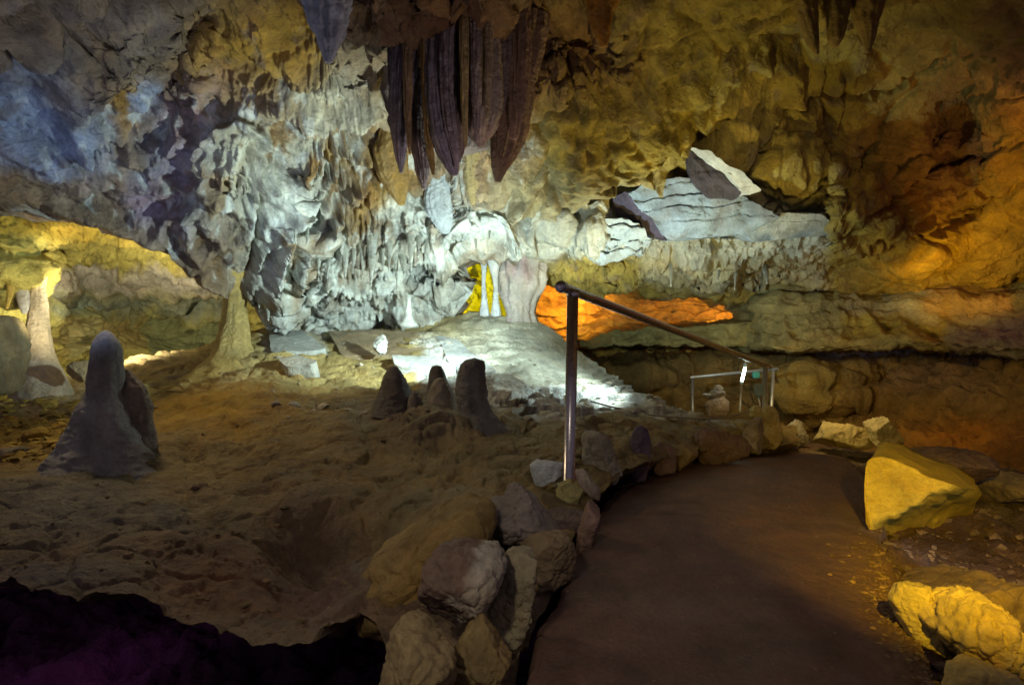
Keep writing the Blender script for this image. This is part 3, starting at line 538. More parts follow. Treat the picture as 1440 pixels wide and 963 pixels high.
# --- stalagmites and columns
big = column('stalagmite', [(466, 144, 153), (470, 139, 159), (480, 132, 166), (492, 129, 170), (510, 128, 172), (530, 125, 172), (552, 123, 169), (562, 116, 172), (578, 108, 180), (600, 100, 188), (625, 90, 200), (648, 74, 216), (672, 40, 250)], 4.7, BLUEGREY, 'large dark blunt stalagmite with a stepped shoulder, in front of the lit grotto at left', 'stalagmite', .9, .03, 9, .9, STONE, 72, 1.5, rings=.03)
column('side_spur', [(520, 170, 182), (534, 168, 194), (545, 166, 204), (570, 166, 213), (600, 166, 215), (640, 160, 220), (668, 150, 238)], 4.8, (.24, .21, .17), None, None, .7, .06, 8, 1.2, STONE, 56, 1.5, parent=big)
column('column', [(370, 34, 74), (385, 40, 67), (403, 45, 63), (430, 43, 66), (450, 40, 67), (470, 36, 69), (500, 31, 75), (520, 27, 83), (540, 24, 92), (562, 20, 102), (590, 14, 118)], 8.1, (.60, .52, .40), 'pale cream column with a wide foot at the far left grotto mouth', 'cave column', .9, .05, 10, .9, WET, 64, 1.5, d2=7.3)
column('column', [(360, 300, 372), (392, 308, 358), (410, 316, 347), (430, 314, 346), (450, 311, 348), (475, 306, 351), (500, 298, 358), (520, 276, 384), (545, 240, 420)], 8.3, (.46, .36, .17), 'short tan column between the lit grotto and the white drapery wall', 'cave column', .9, .05, 9, 1, WET, 64, 1.5, d2=7.5)
column('column', [(290, 680, 800), (325, 694, 786), (345, 706, 776), (365, 706, 772), (385, 702, 768), (405, 703, 765), (422, 708, 755), (440, 714, 752), (455, 712, 757), (472, 700, 768), (500, 690, 778)], 9.0, (.46, .42, .38), 'thick grey column between the yellow niche and the orange recess', 'cave column', .85, .16, 11, 1.5, WET, 72, 1.3, d2=8.9, col2=(.40, .31, .32))
column('thin_column', [(345, 668, 692), (360, 675, 686), (380, 677, 684), (400, 677, 683), (420, 677, 685), (444, 674, 689)], 8.75, (.50, .52, .52), 'slim straight white column, left of the two before the yellow niche', 'cave column', .9, 0, 8, 1, WET, 28, 1.5)
column('thin_column', [(345, 678, 716), (362, 684, 707), (378, 688, 702), (390, 692, 700), (405, 694, 701), (420, 693, 701), (444, 690, 705)], 8.7, (.50, .52, .52), 'wavy slim white column with a wide top before the yellow niche', 'cave column', .9, 0, 8, 1, WET, 28, 1.5)
column('stalagmite', [(516, 549, 558), (522, 543, 564), (532, 538, 570), (546, 533, 576), (562, 528, 582), (585, 520, 592)], 5.6, DARK, 'dark rounded stalagmite, leftmost of the clump on the middle mound', 'stalagmite', .9, 0, 8, 1, STONE, 48, 1.5)
column('stalagmite', [(515, 608, 620), (522, 604, 625), (534, 602, 628), (560, 598, 634), (580, 594, 640)], 5.9, DARK, 'dark knobbed stalagmite standing behind the pale blunt cone of the clump', 'stalagmite', .9, 0, 8, 1, STONE, 48, 1.5)
column('stalagmite', [(533, 612, 626), (540, 607, 632), (552, 602, 638), (565, 599, 642), (585, 592, 650)], 5.5, (.30, .27, .21), 'pale blunt cone stalagmite in the middle of the clump', 'stalagmite', .9, 0, 8, .8, STONE, 48, 1.5)
column('stalagmite', [(507, 655, 680), (512, 648, 682), (520, 645, 682), (540, 641, 683), (560, 641, 685), (580, 646, 692), (600, 642, 712), (620, 634, 735), (645, 615, 755)], 5.2, (.20, .19, .17), 'flat topped dark stalagmite with a broad foot, rightmost of the clump', 'stalagmite', .8, .03, 8, 1.1, STONE, 56, 1.5)
column('stalagmite', [(552, 578, 588), (560, 574, 592), (580, 570, 598)], 5.5, (.20, .18, .15), 'tiny round stalagmite between the dark stalagmites of the clump', 'stalagmite', .9, 0, 8, .8, STONE, 32, 1.5)
column('stalagmite', [(418, 572, 577), (430, 571, 578), (446, 568, 580), (458, 560, 588)], 8.3, WHITEC, 'thin white stalagmite standing upright below the drapery wall', 'stalagmite', .9, 0, 8, .6, WET, 28, 1.5)
rock('calcite_knob', [(524, 488), (530, 472), (540, 470), (546, 480), (544, 496), (534, 499)], 7.7, .09, WHITEC, 'small knobbly white calcite lump on the floor below the drapery wall', 'calcite lump', 3, 1.8, WET, 30, 40)

# --- hanging draperies and stalactites
DR = 'brown drapery curtains hanging from the ceiling'
for rows, d, col, lab, ra in [
    ([(-90, 520, 770), (0, 545, 752), (60, 552, 746), (110, 553, 742), (150, 556, 738), (185, 562, 728), (205, 590, 700)], 6.75, (.15, .115, .10), 'wide dark fluted sheet of rock behind the brown drapery curtains', .12),
    ([(-90, 530, 600), (20, 556, 600), (60, 556, 594), (95, 552, 586), (140, 550, 578), (180, 551, 575), (220, 556, 570), (243, 562, 566)], 6.1, (.15, .125, .14), 'narrow dark drapery blade, leftmost of the hanging curtains', .8),
    ([(-90, 560, 620), (40, 574, 608), (90, 573, 600), (150, 573, 597), (200, 577, 599), (240, 585, 603), (266, 594, 599)], 6.25, (.16, .125, .125), 'long ribbed drapery blade hanging lowest of the curtains', .8),
    ([(-90, 590, 650), (30, 596, 630), (60, 599, 626), (100, 598, 627), (150, 600, 630), (190, 606, 638), (220, 618, 645), (246, 634, 643)], 6.0, CURTAIN, 'broad purple brown drapery sweeping down right in the curtain middle', .7),
    ([(-90, 610, 660), (25, 624, 658), (55, 626, 654), (120, 628, 656), (180, 632, 657), (215, 638, 652), (228, 643, 647)], 6.2, (.17, .13, .12), 'dark slim drapery between the two broadest curtains', .8),
    ([(-90, 640, 710), (15, 648, 706), (45, 651, 700), (75, 652, 700), (120, 653, 703), (160, 654, 702), (184, 658, 694), (200, 668, 684), (207, 674, 679)], 6.05, (.25, .20, .165), 'widest tan brown drapery with straight flutes, right of the curtains', .55),
    ([(-90, 680, 740), (0, 688, 732), (60, 687, 722), (120, 689, 716), (160, 694, 706)], 6.25, (.15, .115, .095), 'dark fluted drapery strip against the ceiling right of the widest curtain', .8),
    ([(20, 704, 770), (90, 702, 756), (130, 695, 746), (160, 692, 742), (190, 692, 740), (215, 692, 728), (240, 694, 712), (256, 697, 704)], 6.5, (.16, .105, .07), 'dark brown leaf shaped drapery hanging right of the curtains', .5),
    ([(-90, 610, 650), (40, 618, 640), (90, 618, 636), (140, 620, 637), (180, 626, 641), (212, 634, 646), (236, 640, 645)], 5.95, (.19, .155, .17), 'slim grey violet drapery overlapping the broad purple brown one', .9),
    ([(-90, 652, 680), (40, 662, 680), (90, 663, 678), (140, 664, 677), (175, 666, 675), (200, 668, 672)], 5.9, (.24, .19, .17), 'slim dusky drapery on the face of the widest curtain', .9),
    ([(-90, 712, 750), (60, 716, 746), (120, 716, 742), (160, 716, 736), (196, 718, 728)], 6.25, (.17, .11, .08), 'dark brown drapery fold above the leaf shaped one', .8),
    ([(-90, 540, 566), (30, 546, 564), (80, 546, 560), (120, 547, 556), (140, 549, 553)], 6.3, (.15, .11, .10), 'short dark drapery fold at the left end of the curtains', .9),
    ([(-90, 556, 580), (40, 566, 580), (100, 567, 579), (160, 569, 578), (205, 573, 578), (216, 575, 577)], 6.0, (.24, .17, .10), 'thin tan drapery rib between the two left dark blades', .8),
    ([(-90, 584, 606), (50, 592, 606), (120, 593, 605), (190, 597, 608), (232, 604, 611), (246, 608, 611)], 6.0, (.26, .18, .08), 'thin ochre drapery rib left of the broad purple brown one', .8),
    ([(-90, 640, 660), (20, 646, 660), (90, 647, 659), (150, 649, 658), (198, 652, 657), (208, 654, 656)], 5.9, (.30, .23, .12), 'thin yellowish drapery rib at the left rim of the widest curtain', .8),
    ([(-90, 676, 700), (30, 682, 694), (80, 682, 692), (130, 682, 690), (168, 683, 688)], 5.85, (.30, .23, .15), 'thin pale drapery rib on the widest curtain', .9)]:
    column('drapery', rows, d, col, lab, 'drapery', ra, .26, 9, 1.2, WET, 128, 2.0, group=DR, col2=tuple(c*1.5 for c in (col[0], col[1], col[2])))
column('drapery', [(150, 556, 572), (180, 534, 566), (215, 524, 572), (245, 530, 574), (268, 545, 573), (288, 560, 569)], 7.6, (.22, .145, .06), 'ochre drapery cone hanging left below the brown curtains', 'drapery', .6, .08, 9, 1, WET, 56, 2)
column('drapery', [(236, 607, 626), (255, 602, 630), (280, 597, 634), (300, 600, 637), (316, 612, 637), (328, 622, 632)], 8.1, (.42, .45, .46), 'white fan shaped drapery lit brightly below the brown curtains', 'drapery', .5, .10, 13, .7, WET, 64, 1.6)
column('drapery', [(180, 650, 690), (220, 652, 680), (245, 652, 677), (265, 655, 674), (282, 660, 670), (288, 663, 667)], 7.9, (.27, .215, .12), 'tan drapery under the widest brown curtain', 'drapery', .6, .08, 9, .9, WET, 56, 2)
column('stalactite', [(-70, 395, 520), (-30, 412, 502), (0, 425, 494), (25, 434, 490), (48, 444, 483), (70, 452, 475), (88, 457, 466)], 5.3, (.50, .53, .58), 'bluish white stalactite hanging at the top edge left of the brown curtains', 'stalactite', .8, .16, 11, 2.6, WET, 64, 2)
column('stalactite', [(-60, 800, 890), (0, 824, 872), (20, 826, 862), (45, 832, 858), (66, 844, 854)], 5.6, (.34, .17, .05), 'blunt rust brown stalactite at the top edge right of centre', 'stalactite', .8, .05, 9, 1.2, WET, 48, 2)
for rows, lab in [([(-60, 1080, 1150), (0, 1110, 1150), (30, 1122, 1150), (60, 1134, 1152), (77, 1146, 1152)], 'long tapering olive stalactite, leftmost of three at the top right'),
                  ([(-60, 1145, 1210), (0, 1158, 1196), (30, 1162, 1192), (55, 1164, 1186), (66, 1170, 1178)], 'middle fluted brown stalactite of three at the top right'),
                  ([(-60, 1190, 1260), (0, 1196, 1244), (30, 1202, 1236), (55, 1212, 1230), (74, 1218, 1224)], 'rightmost wide brown stalactite of three at the top right')]:
    column('stalactite', rows, 6.5, (.30, .21, .09), lab, 'stalactite', .8, .09, 9, 1.1, WET, 48, 2.2, group='stalactites at the top right')
column('stalactite', [(350, 2, 30), (385, 6, 24), (400, 10, 22), (415, 10, 18), (430, 7, 13), (434, 8, 11)], 7.9, (.42, .32, .12), 'curled yellowish stalactite beside the far left column', 'stalactite', .8, .04, 8, 1, WET, 32, 2, d2=7.5)
column('stalactite', [(350, 10, 56), (378, 18, 46), (400, 22, 42), (420, 24, 42), (435, 28, 40), (441, 32, 37)], 8.3, (.60, .58, .55), 'smooth white bulb stalactite left of the cream column', 'stalactite', .8, 0, 8, .7, WET, 32, 2, d2=7.7)
FR = 'thin white stalactites fringing the drapery wall'
rr = random.Random(4)
for x, y0, L, wd, d in [(449, 345, 58, 8, 7.6), (463, 352, 46, 6, 7.7), (484, 338, 70, 13, 7.7), (498, 345, 60, 8, 7.8), (508, 336, 48, 7, 7.8), (523, 328, 74, 12, 7.7), (536, 350, 50, 7, 7.9), (547, 340, 60, 9, 7.8), (556, 360, 42, 6, 7.9), (566, 362, 26, 7, 8), (578, 322, 66, 11, 7.8), (590, 330, 40, 7, 7.9), (600, 335, 34, 6, 7.9),
                        (432, 300, 52, 8, 7.5), (415, 290, 64, 8, 7.4), (612, 370, 28, 5, 8.2), (648, 318, 30, 7, 8), (668, 322, 28, 8, 8.1), (690, 310, 32, 8, 8.0), (708, 318, 26, 7, 8.2), (722, 312, 30, 7, 8.2), (742, 322, 26, 8, 8.3), (757, 330, 20, 6, 8.3), (800, 330, 26, 6, 8.3), (820, 338, 24, 6, 8.4), (835, 342, 26, 7, 8.4),
                        (470, 385, 30, 6, 8.1), (480, 400, 30, 6, 8.3), (515, 402, 26, 5, 8.4), (545, 405, 24, 5, 8.4), (604, 400, 26, 5, 8.5), (945, 372, 26, 6, 8.7), (1012, 378, 22, 6, 8.8), (1035, 380, 24, 6, 8.8), (1076, 378, 22, 6, 8.9), (375, 410, 40, 8, 8.0), (390, 395, 46, 9, 7.9), (362, 385, 40, 8, 7.8)]:
    lb, gr = (('thin white stalactite low on the wall just right of the tan column', 'stalactites beside the tan column') if x < 400 else ('slim white stalactite left of the tight fang row', 'stalactites left of the fang row') if x < 440 else
              ('small white stalactite in the rough lower band under the fang row', 'stalactites under the fang row') if x < 620 and y0 > 380 else ('white stalactite in the tight fang row on the drapery wall', 'fang row of the drapery wall') if x < 620 else
              ('short white stalactite above the yellow niche and thick grey column', 'stalactites above the yellow niche') if x < 780 else ('short white stalactite under the bright white jagged slab', 'stalactites under the white slab') if x < 900 else ('small pale stalactite hanging below the long blue grey slab', 'stalactites under the ledge'))
    k = rr.uniform(-3, 3); L *= rr.uniform(.6, 1.25); wd *= rr.uniform(.85, 1.5); m = rr.uniform(.35, .6)
    column('thin_stalactite', [(y0-16, x-wd*.6, x+wd*.6), (y0+L*.1, x-wd*.46, x+wd*.46), (y0+L*m, x-wd*.3+k*.5, x+wd*.34+k*.5), (y0+L*.8, x-wd*.14+k, x+wd*.15+k), (y0+L, x-.8+k, x+.8+k)], d+.85, (.62, .64, .58), lb, 'stalactite', .8, .12, 7, 2.2, WET, 22, 2.2, group=gr, d2=d)

# --- fallen slabs on the ledge
def slab(name, poly, vec, col, label=None, cat='rock slab', parent=None, mat=None, amp=.03, col2=None, planes=None):
    seedc[0] += 1; off = seedc[0]*7.7
    K = [up(*p) for p in poly]; n = len(K); ring = []
    for a, b in zip(K, K[1:]+K[:1]):
        m = max(4, int(np.linalg.norm(b-a)/.035)); ring += [a+(b-a)*t for t in np.linspace(0, 1, m, endpoint=False)]
    ring = np.array(ring); ring = .25*np.roll(ring, 1, 0)+.5*ring+.25*np.roll(ring, -1, 0); c = ring.mean(0); vec = np.array(vec, float)
    rr_ = np.concatenate([np.linspace(.01, .9, 22), [.94, .97, .99, 1]]); front = c+(ring-c)[None]*rr_[:, None, None]
    if planes:
        pc = np.array([p[:2] for p in poly], float); qx = CX+ring[:, 0]/ring[:, 1]*F; qy = CY-(ring[:, 2]-CAMZ)/ring[:, 1]*F; cx, cy = pc.mean(0)
        gx = cx+(qx-cx)*rr_[:, None]; gy = cy+(qy-cy)*rr_[:, None]; w_ = 9*fbm(np.stack([gx/26, gy/26, gx*0], -1), 3)
        dm = np.max([d0+(gx+w_-x0)*a+(gy+w_-y0)*b for x0, y0, d0, a, b in planes], 0)
        front = np.stack([(gx-CX)/F*dm, dm, CAMZ+(CY-gy)/F*dm], -1); ring = front[-1]
    side = ring[None]+vec*np.linspace(.04, 1, 9)[:, None, None]; back = (c+vec)+(ring-c)[None]*np.array([.8, .5, .02])[:, None, None]
    P = np.concatenate([front, side, back]); k = len(ring)
    nz = np.stack([fbm(P*2.2+off, 4), fbm(P*2.2+off+9, 4), fbm(P*2.2+off+19, 4)], -1)
    bed = (strata(P*np.array([.3, .3, 1])+off, 7, 1.6))[..., None]*np.array([0, -1, 0])*amp*(1.0 if planes or parent else 1.6)
    P = P+nz*amp*1.6+bed+amp*.5*np.stack([ridged(P*9+off, 3)-.5]*3, -1)*np.array([.4, -1, .6])
    T = np.zeros(P.shape)+np.array(col)*(1+.25*fbm(P*2.5+off, 3))[..., None]
    if col2 is not None: T = mixt(T, col2, ss(-.05, .25, fbm(P*1.8+off, 3)))
    n0 = P.shape[0]*k; V = np.vstack([P.reshape(-1, 3), P[0].mean(0)[None], P[-1].mean(0)[None]]); j = range(k)
    ob = build_mixed(name, V, grid_quads(P.shape[0], k, True), [(n0, a, (a+1) % k) for a in j]+[(n0+1, (P.shape[0]-1)*k+(a+1) % k, (P.shape[0]-1)*k+a) for a in j], mat or STONE, np.vstack([T.reshape(-1, 3), T.reshape(-1, 3)[:2]]), parent)
    return ob if parent else tag(ob, label, cat)
SL = (.25, .30, .36)
sl = slab('slab', [(880, 271, 8.10), (900, 257, 8.01), (928, 249, 7.93), (985, 254, 7.90), (1050, 283, 8.01), (1096, 304, 8.12), (1046, 330, 8.31), (985, 338, 8.40), (938, 336, 8.40), (926, 322, 8.35)], (.05, .7, .1), SL, 'long blue grey tilted slab with a left end painted dark as shade, on the ledge', col2=(.20, .22, .25), amp=.055)
slab('shaded_end', [(861, 276, 8.40), (880, 270, 8.10), (928, 321, 8.35), (938, 337, 8.40), (900, 332, 8.51), (870, 310, 8.51)], (.1, .3, .02), (.065, .055, .08), parent=sl)  # shade on the turned-away end is put into its colour
sl = slab('slab', [(966, 206, 7.66), (1000, 214, 7.49), (1048, 248, 7.55), (1072, 270, 7.66), (1046, 276, 7.77), (1020, 248, 7.77), (986, 221, 7.77)], (.0, .5, .1), (.46, .47, .46), 'pointed slab with a face painted dark as shade leaning above the long blue grey one')
slab('shaded_face', [(965, 209, 7.69), (986, 222, 7.76), (1021, 249, 7.76), (1043, 270, 7.77), (1036, 281, 7.88), (1000, 279, 7.90), (972, 254, 7.82)], (.05, .4, .05), (.055, .048, .06), parent=sl)  # near-black colour stands in for the shade on this face
slab('slab', [(1044, 322, 8.29), (1082, 300, 8.12), (1150, 300, 8.12), (1167, 310, 8.18), (1166, 332, 8.37), (1110, 336, 8.40), (1060, 340, 8.40)], (.0, .6, .1), (.40, .42, .41), 'flat pale slab capping the right end of the ledge', col2=SL)
slab('slab', [(776, 330, 8.39), (800, 312, 8.28), (850, 306, 8.26), (905, 318, 8.28), (925, 338, 8.45), (905, 364, 8.67), (850, 374, 8.70), (815, 358, 8.61), (790, 350, 8.56)], (.0, .6, .1), (.40, .44, .45), 'bright white jagged slab at the left end of the ledge', amp=.11, mat=WET)
FL = 'flat slabs on the floor below the drapery wall'
for poly, col, lab in [([(378, 470, 8.4), (425, 464, 8.6), (458, 490, 7.9), (425, 494, 7.75), (380, 495, 7.7)], (.45, .47, .44), 'pale square cut slab beside the tan column foot'),
                       ([(392, 505, 7.3), (420, 500, 7.4), (446, 507, 7.2), (440, 513, 7.1), (400, 514, 7.1)], (.42, .42, .38), 'small flat slab in front of the pale square cut one'),
                       ([(462, 466, 8.9), (540, 463, 9.0), (612, 470, 8.6), (614, 500, 7.9), (560, 500, 7.9), (480, 499, 7.9)], (.36, .29, .20), 'broad tan slab leading up to the drapery wall'),
                       ([(552, 500, 7.6), (600, 501, 7.6), (645, 512, 7.3), (600, 517, 7.15), (556, 514, 7.2)], (.48, .50, .48), 'bright narrow slab right below the broad tan one'),
                       ([(614, 470, 8.5), (645, 478, 8.3), (668, 500, 7.8), (698, 522, 7.2), (650, 524, 7.15), (628, 505, 7.6)], (.50, .52, .51), 'white leaning slab behind the flat topped dark stalagmite'),
                       ([(690, 525, 7.1), (718, 524, 7.2), (745, 543, 6.8), (720, 552, 6.6), (694, 545, 6.7)], (.50, .52, .50), 'white stepped slab right of the flat topped dark stalagmite')]:
    o = slab('slab', poly, (.02, .12, -.22), col, lab, amp=.02, mat=WET); o['group'] = FL

# --- stones along the path
EDGE = 'stones edging the path'
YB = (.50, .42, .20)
for out, d, T, col, lab, cuts, face in [
    ([(745, 654), (760, 641), (783, 637), (793, 644), (790, 669), (775, 677), (761, 684), (752, 680)], 3.75, .09, (.60, .64, .62), 'angular white block just left of the near handrail post', 4, [(-.2, -.9, -.1, .4), (.1, -.3, .9, .45)]),
    ([(776, 698), (788, 681), (802, 675), (822, 682), (838, 695), (828, 706), (815, 713), (783, 710)], 3.82, .13, (.42, .38, .20), 'yellowish rock carrying the foot of the near handrail post', 4, None),
    ([(808, 660), (821, 659), (832, 673), (844, 688), (843, 705), (830, 700), (813, 680)], 3.75, .06, (.36, .31, .26), 'slanting grey stone right of the near handrail post', 3, None),
    ([(819, 612), (829, 597), (847, 594), (856, 608), (863, 635), (874, 663), (880, 690), (853, 703), (833, 680), (821, 658)], 4.25, .16, (.33, .31, .25), 'tall pale pointed stone upright behind the slanting grey stone', 4, None),
    ([(887, 618), (892, 603), (900, 596), (910, 602), (915, 625), (914, 653), (905, 680), (884, 676), (884, 643)], 4.9, .09, PURPLE, 'dark purple upright stone at the path edge', 4, None),
    ([(918, 628), (928, 621), (948, 623), (952, 640), (950, 664), (920, 668)], 5.3, .10, (.17, .12, .10), 'short dark brown stone right of the purple upright one', 5, None),
    ([(949, 627), (962, 619), (978, 622), (984, 650), (970, 662), (951, 662)], 5.7, .10, (.20, .16, .11), 'low tan stone between two dark stones at the path edge', 5, None),
    ([(979, 616), (984, 599), (998, 603), (1030, 607), (1053, 617), (1055, 638), (1030, 648), (1000, 654), (982, 652)], 6.3, .16, (.14, .10, .09), 'wide dark wedge shaped stone at the path edge', 4, None),
    ([(1042, 602), (1054, 588), (1070, 586), (1075, 612), (1068, 640), (1050, 636)], 7.2, .12, (.24, .21, .19), 'grey upright stone left of the far post foot', 4, None),
    ([(1068, 580), (1079, 568), (1091, 575), (1095, 595), (1099, 618), (1088, 632), (1072, 630)], 7.5, .13, (.34, .29, .19), 'tall rounded tan stone hiding the far post foot', 3, None),
    ([(1053, 578), (1060, 570), (1071, 571), (1070, 587), (1057, 592)], 7.4, .07, (.36, .33, .20), 'small pale stone atop the grey upright one by the far post', 3, None),
    ([(1101, 618), (1112, 596), (1121, 589), (1131, 594), (1137, 622), (1118, 628)], 8.4, .14, (.30, .28, .23), 'grey cone shaped stone alone beyond the far post', 3, None),
    ([(1138, 632), (1156, 606), (1166, 587), (1190, 585), (1214, 591), (1226, 616), (1222, 634), (1180, 638)], 8.0, .22, (.42, .36, .20), 'pale blocky boulder at the far end of the path', 5, None),
    ([(1216, 590), (1236, 574), (1244, 590), (1260, 606), (1268, 625), (1250, 640), (1228, 632)], 7.8, .18, (.44, .39, .24), 'angular pointed pale boulder leaning on the pale blocky one', 5, None)]:
    rock('rock', out, d, T, col, lab, 'rock', cuts, .9, face=face, group=EDGE)
WALLG = 'piled stones of the near path wall'
for out, d, T, col, lab, cuts, c2, ca in [
    ([(508, 880), (506, 815), (530, 776), (572, 745), (620, 713), (665, 697), (692, 708), (700, 740), (660, 775), (610, 800), (596, 850), (560, 885)], 2.75, .30, (.26, .19, .09), 'smooth ochre hump of flowstone behind the piled stones', 1, None, None),
    ([(616, 764), (660, 762), (700, 767), (712, 790), (702, 822), (684, 850), (666, 886), (644, 897), (602, 876), (587, 856), (594, 800)], 2.02, .15, (.18, .13, .10), 'big stone of the pile, brown with a pale grey right face', 3, (.40, .37, .31), (.35, -.05)),
    ([(712, 776), (735, 771), (757, 779), (754, 820), (747, 862), (731, 902), (712, 910), (694, 884), (680, 856), (690, 820)], 2.12, .13, (.34, .30, .21), 'tall smooth tan stone right of the brown and grey one', 3, None, None),
    ([(548, 878), (571, 867), (600, 874), (636, 895), (648, 912), (640, 950), (628, 1010), (530, 1020), (523, 955)], 1.80, .16, (.28, .22, .13), 'broad rough stone at the bottom left of the pile', 5, None, None),
    ([(640, 912), (660, 880), (678, 862), (698, 892), (720, 922), (700, 960), (690, 1020), (630, 1020)], 1.86, .12, (.28, .22, .12), 'pitted yellow brown stone at the bottom centre of the pile', 6, None, None),
    ([(716, 755), (760, 742), (800, 754), (810, 776), (806, 808), (782, 822), (756, 822), (748, 785)], 2.62, .18, (.22, .17, .11), 'layered brown stone below the yellowish post rock', 5, None, None),
    ([(671, 716), (688, 705), (706, 704), (713, 681), (726, 679), (750, 700), (776, 730), (792, 748), (760, 764), (700, 758)], 2.95, .20, (.24, .21, .19), 'grey pointed stone left of the yellowish post rock', 3, None, None),
    ([(812, 748), (828, 706), (838, 700), (846, 710), (838, 742), (828, 778), (806, 782)], 3.15, .10, (.24, .17, .14), 'upright reddish stone closing the pile at the path side', 4, None, None),
    ([(770, 720), (800, 712), (824, 716), (818, 744), (795, 756), (770, 745)], 3.3, .15, (.15, .11, .10), 'dark low stone wedged under the yellowish post rock', 4, None, None)]:
    if ca: col2a[0], col2a[1] = ca
    rock('rock', out, d, T, col, lab, 'rock', cuts, .9, nphi=64, nth=110, group=WALLG, col2=c2)
for out, d, T, col, lab, cuts, face in [
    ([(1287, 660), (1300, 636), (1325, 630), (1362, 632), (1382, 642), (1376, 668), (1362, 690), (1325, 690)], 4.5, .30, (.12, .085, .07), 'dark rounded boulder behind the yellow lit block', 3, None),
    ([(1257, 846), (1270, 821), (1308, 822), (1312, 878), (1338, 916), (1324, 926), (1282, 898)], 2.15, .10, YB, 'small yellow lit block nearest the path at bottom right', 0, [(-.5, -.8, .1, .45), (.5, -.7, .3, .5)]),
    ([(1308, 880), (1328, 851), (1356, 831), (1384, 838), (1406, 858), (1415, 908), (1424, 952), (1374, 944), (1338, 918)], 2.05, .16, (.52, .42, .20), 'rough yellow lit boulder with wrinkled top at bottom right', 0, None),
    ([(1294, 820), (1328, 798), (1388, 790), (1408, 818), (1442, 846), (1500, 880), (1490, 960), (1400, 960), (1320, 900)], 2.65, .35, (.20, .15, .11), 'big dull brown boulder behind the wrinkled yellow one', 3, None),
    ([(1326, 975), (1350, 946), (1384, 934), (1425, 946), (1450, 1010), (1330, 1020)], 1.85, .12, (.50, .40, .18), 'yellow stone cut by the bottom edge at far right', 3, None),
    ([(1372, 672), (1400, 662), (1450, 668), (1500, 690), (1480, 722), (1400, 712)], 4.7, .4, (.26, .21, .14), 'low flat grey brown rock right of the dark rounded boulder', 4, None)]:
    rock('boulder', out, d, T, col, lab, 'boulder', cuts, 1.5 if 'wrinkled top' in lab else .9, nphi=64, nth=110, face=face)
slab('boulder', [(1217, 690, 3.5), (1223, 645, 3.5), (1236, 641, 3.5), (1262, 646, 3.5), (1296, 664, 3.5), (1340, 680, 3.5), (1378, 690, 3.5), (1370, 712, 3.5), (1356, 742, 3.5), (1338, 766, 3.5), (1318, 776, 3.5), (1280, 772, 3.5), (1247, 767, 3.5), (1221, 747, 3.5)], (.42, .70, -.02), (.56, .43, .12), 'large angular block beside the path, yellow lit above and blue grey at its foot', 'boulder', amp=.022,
     planes=[(1290, 720, 3.40, -.0006, -.0016), (1250, 728, 3.41, .009, .0155), (1222, 700, 3.44, -.006, 0)])
# rubble in the left grotto
for out, d, T, col, lab in [
    ([(0, 600), (12, 585), (30, 590), (34, 612), (14, 622), (0, 618)], 6.1, .15, OCHRE, 'ochre stone heap end under the left column foot'),
    ([(30, 618), (48, 600), (72, 604), (80, 625), (60, 644), (34, 640)], 5.6, .16, (.44, .34, .13), 'mustard stone left of the large dark stalagmite'),
    ([(-14, 640), (8, 622), (34, 632), (38, 656), (10, 668), (-16, 662)], 5.0, .15, (.24, .22, .18), 'grey stone at the left edge below the ochre rubble'),
    ([(92, 522), (106, 508), (126, 506), (132, 520), (122, 538), (100, 536)], 7.3, .14, (.50, .40, .24), 'buff block behind the large dark stalagmite'),
    ([(-16, 455), (4, 440), (18, 446), (27, 475), (26, 520), (14, 556), (-14, 560)], 6.9, .3, (.30, .25, .16), 'tall dull olive rock at the left edge beside the cream column'),
    ([(225, 738), (238, 726), (250, 730), (254, 742), (238, 748), (226, 746)], 3.45, .05, (.17, .18, .18), 'small grey stone lying alone on the brown floor slope'),
    ([(540, 592), (556, 582), (572, 586), (576, 596), (556, 600)], 5.25, .07, (.18, .14, .11), 'small brown stone at the foot of the stalagmite clump')]:
    rock('rock', out, d, T, col, lab, 'rock', 4, 1.1, nphi=36, nth=56)
# cairn beside the tube lamp
CAIRN = 'stones stacked in the little cairn'
for out, d, T, col, lab in [
    ([(992, 566), (1000, 556), (1016, 556), (1026, 566), (1022, 586), (996, 588)], 8.8, .13, (.50, .42, .34), 'bottom stone of the little cairn'),
    ([(994, 558), (1002, 548), (1016, 548), (1022, 556), (1010, 563), (998, 563)], 8.8, .10, (.34, .31, .28), 'middle stone of the little cairn'),
    ([(1003, 548), (1006, 541), (1014, 541), (1018, 547), (1011, 551)], 8.8, .06, (.42, .38, .34), 'topmost small stone of the little cairn')]:
    rock('rock', out, d, T, col, lab, 'rock', 3, 1, nphi=28, nth=40, group=CAIRN)

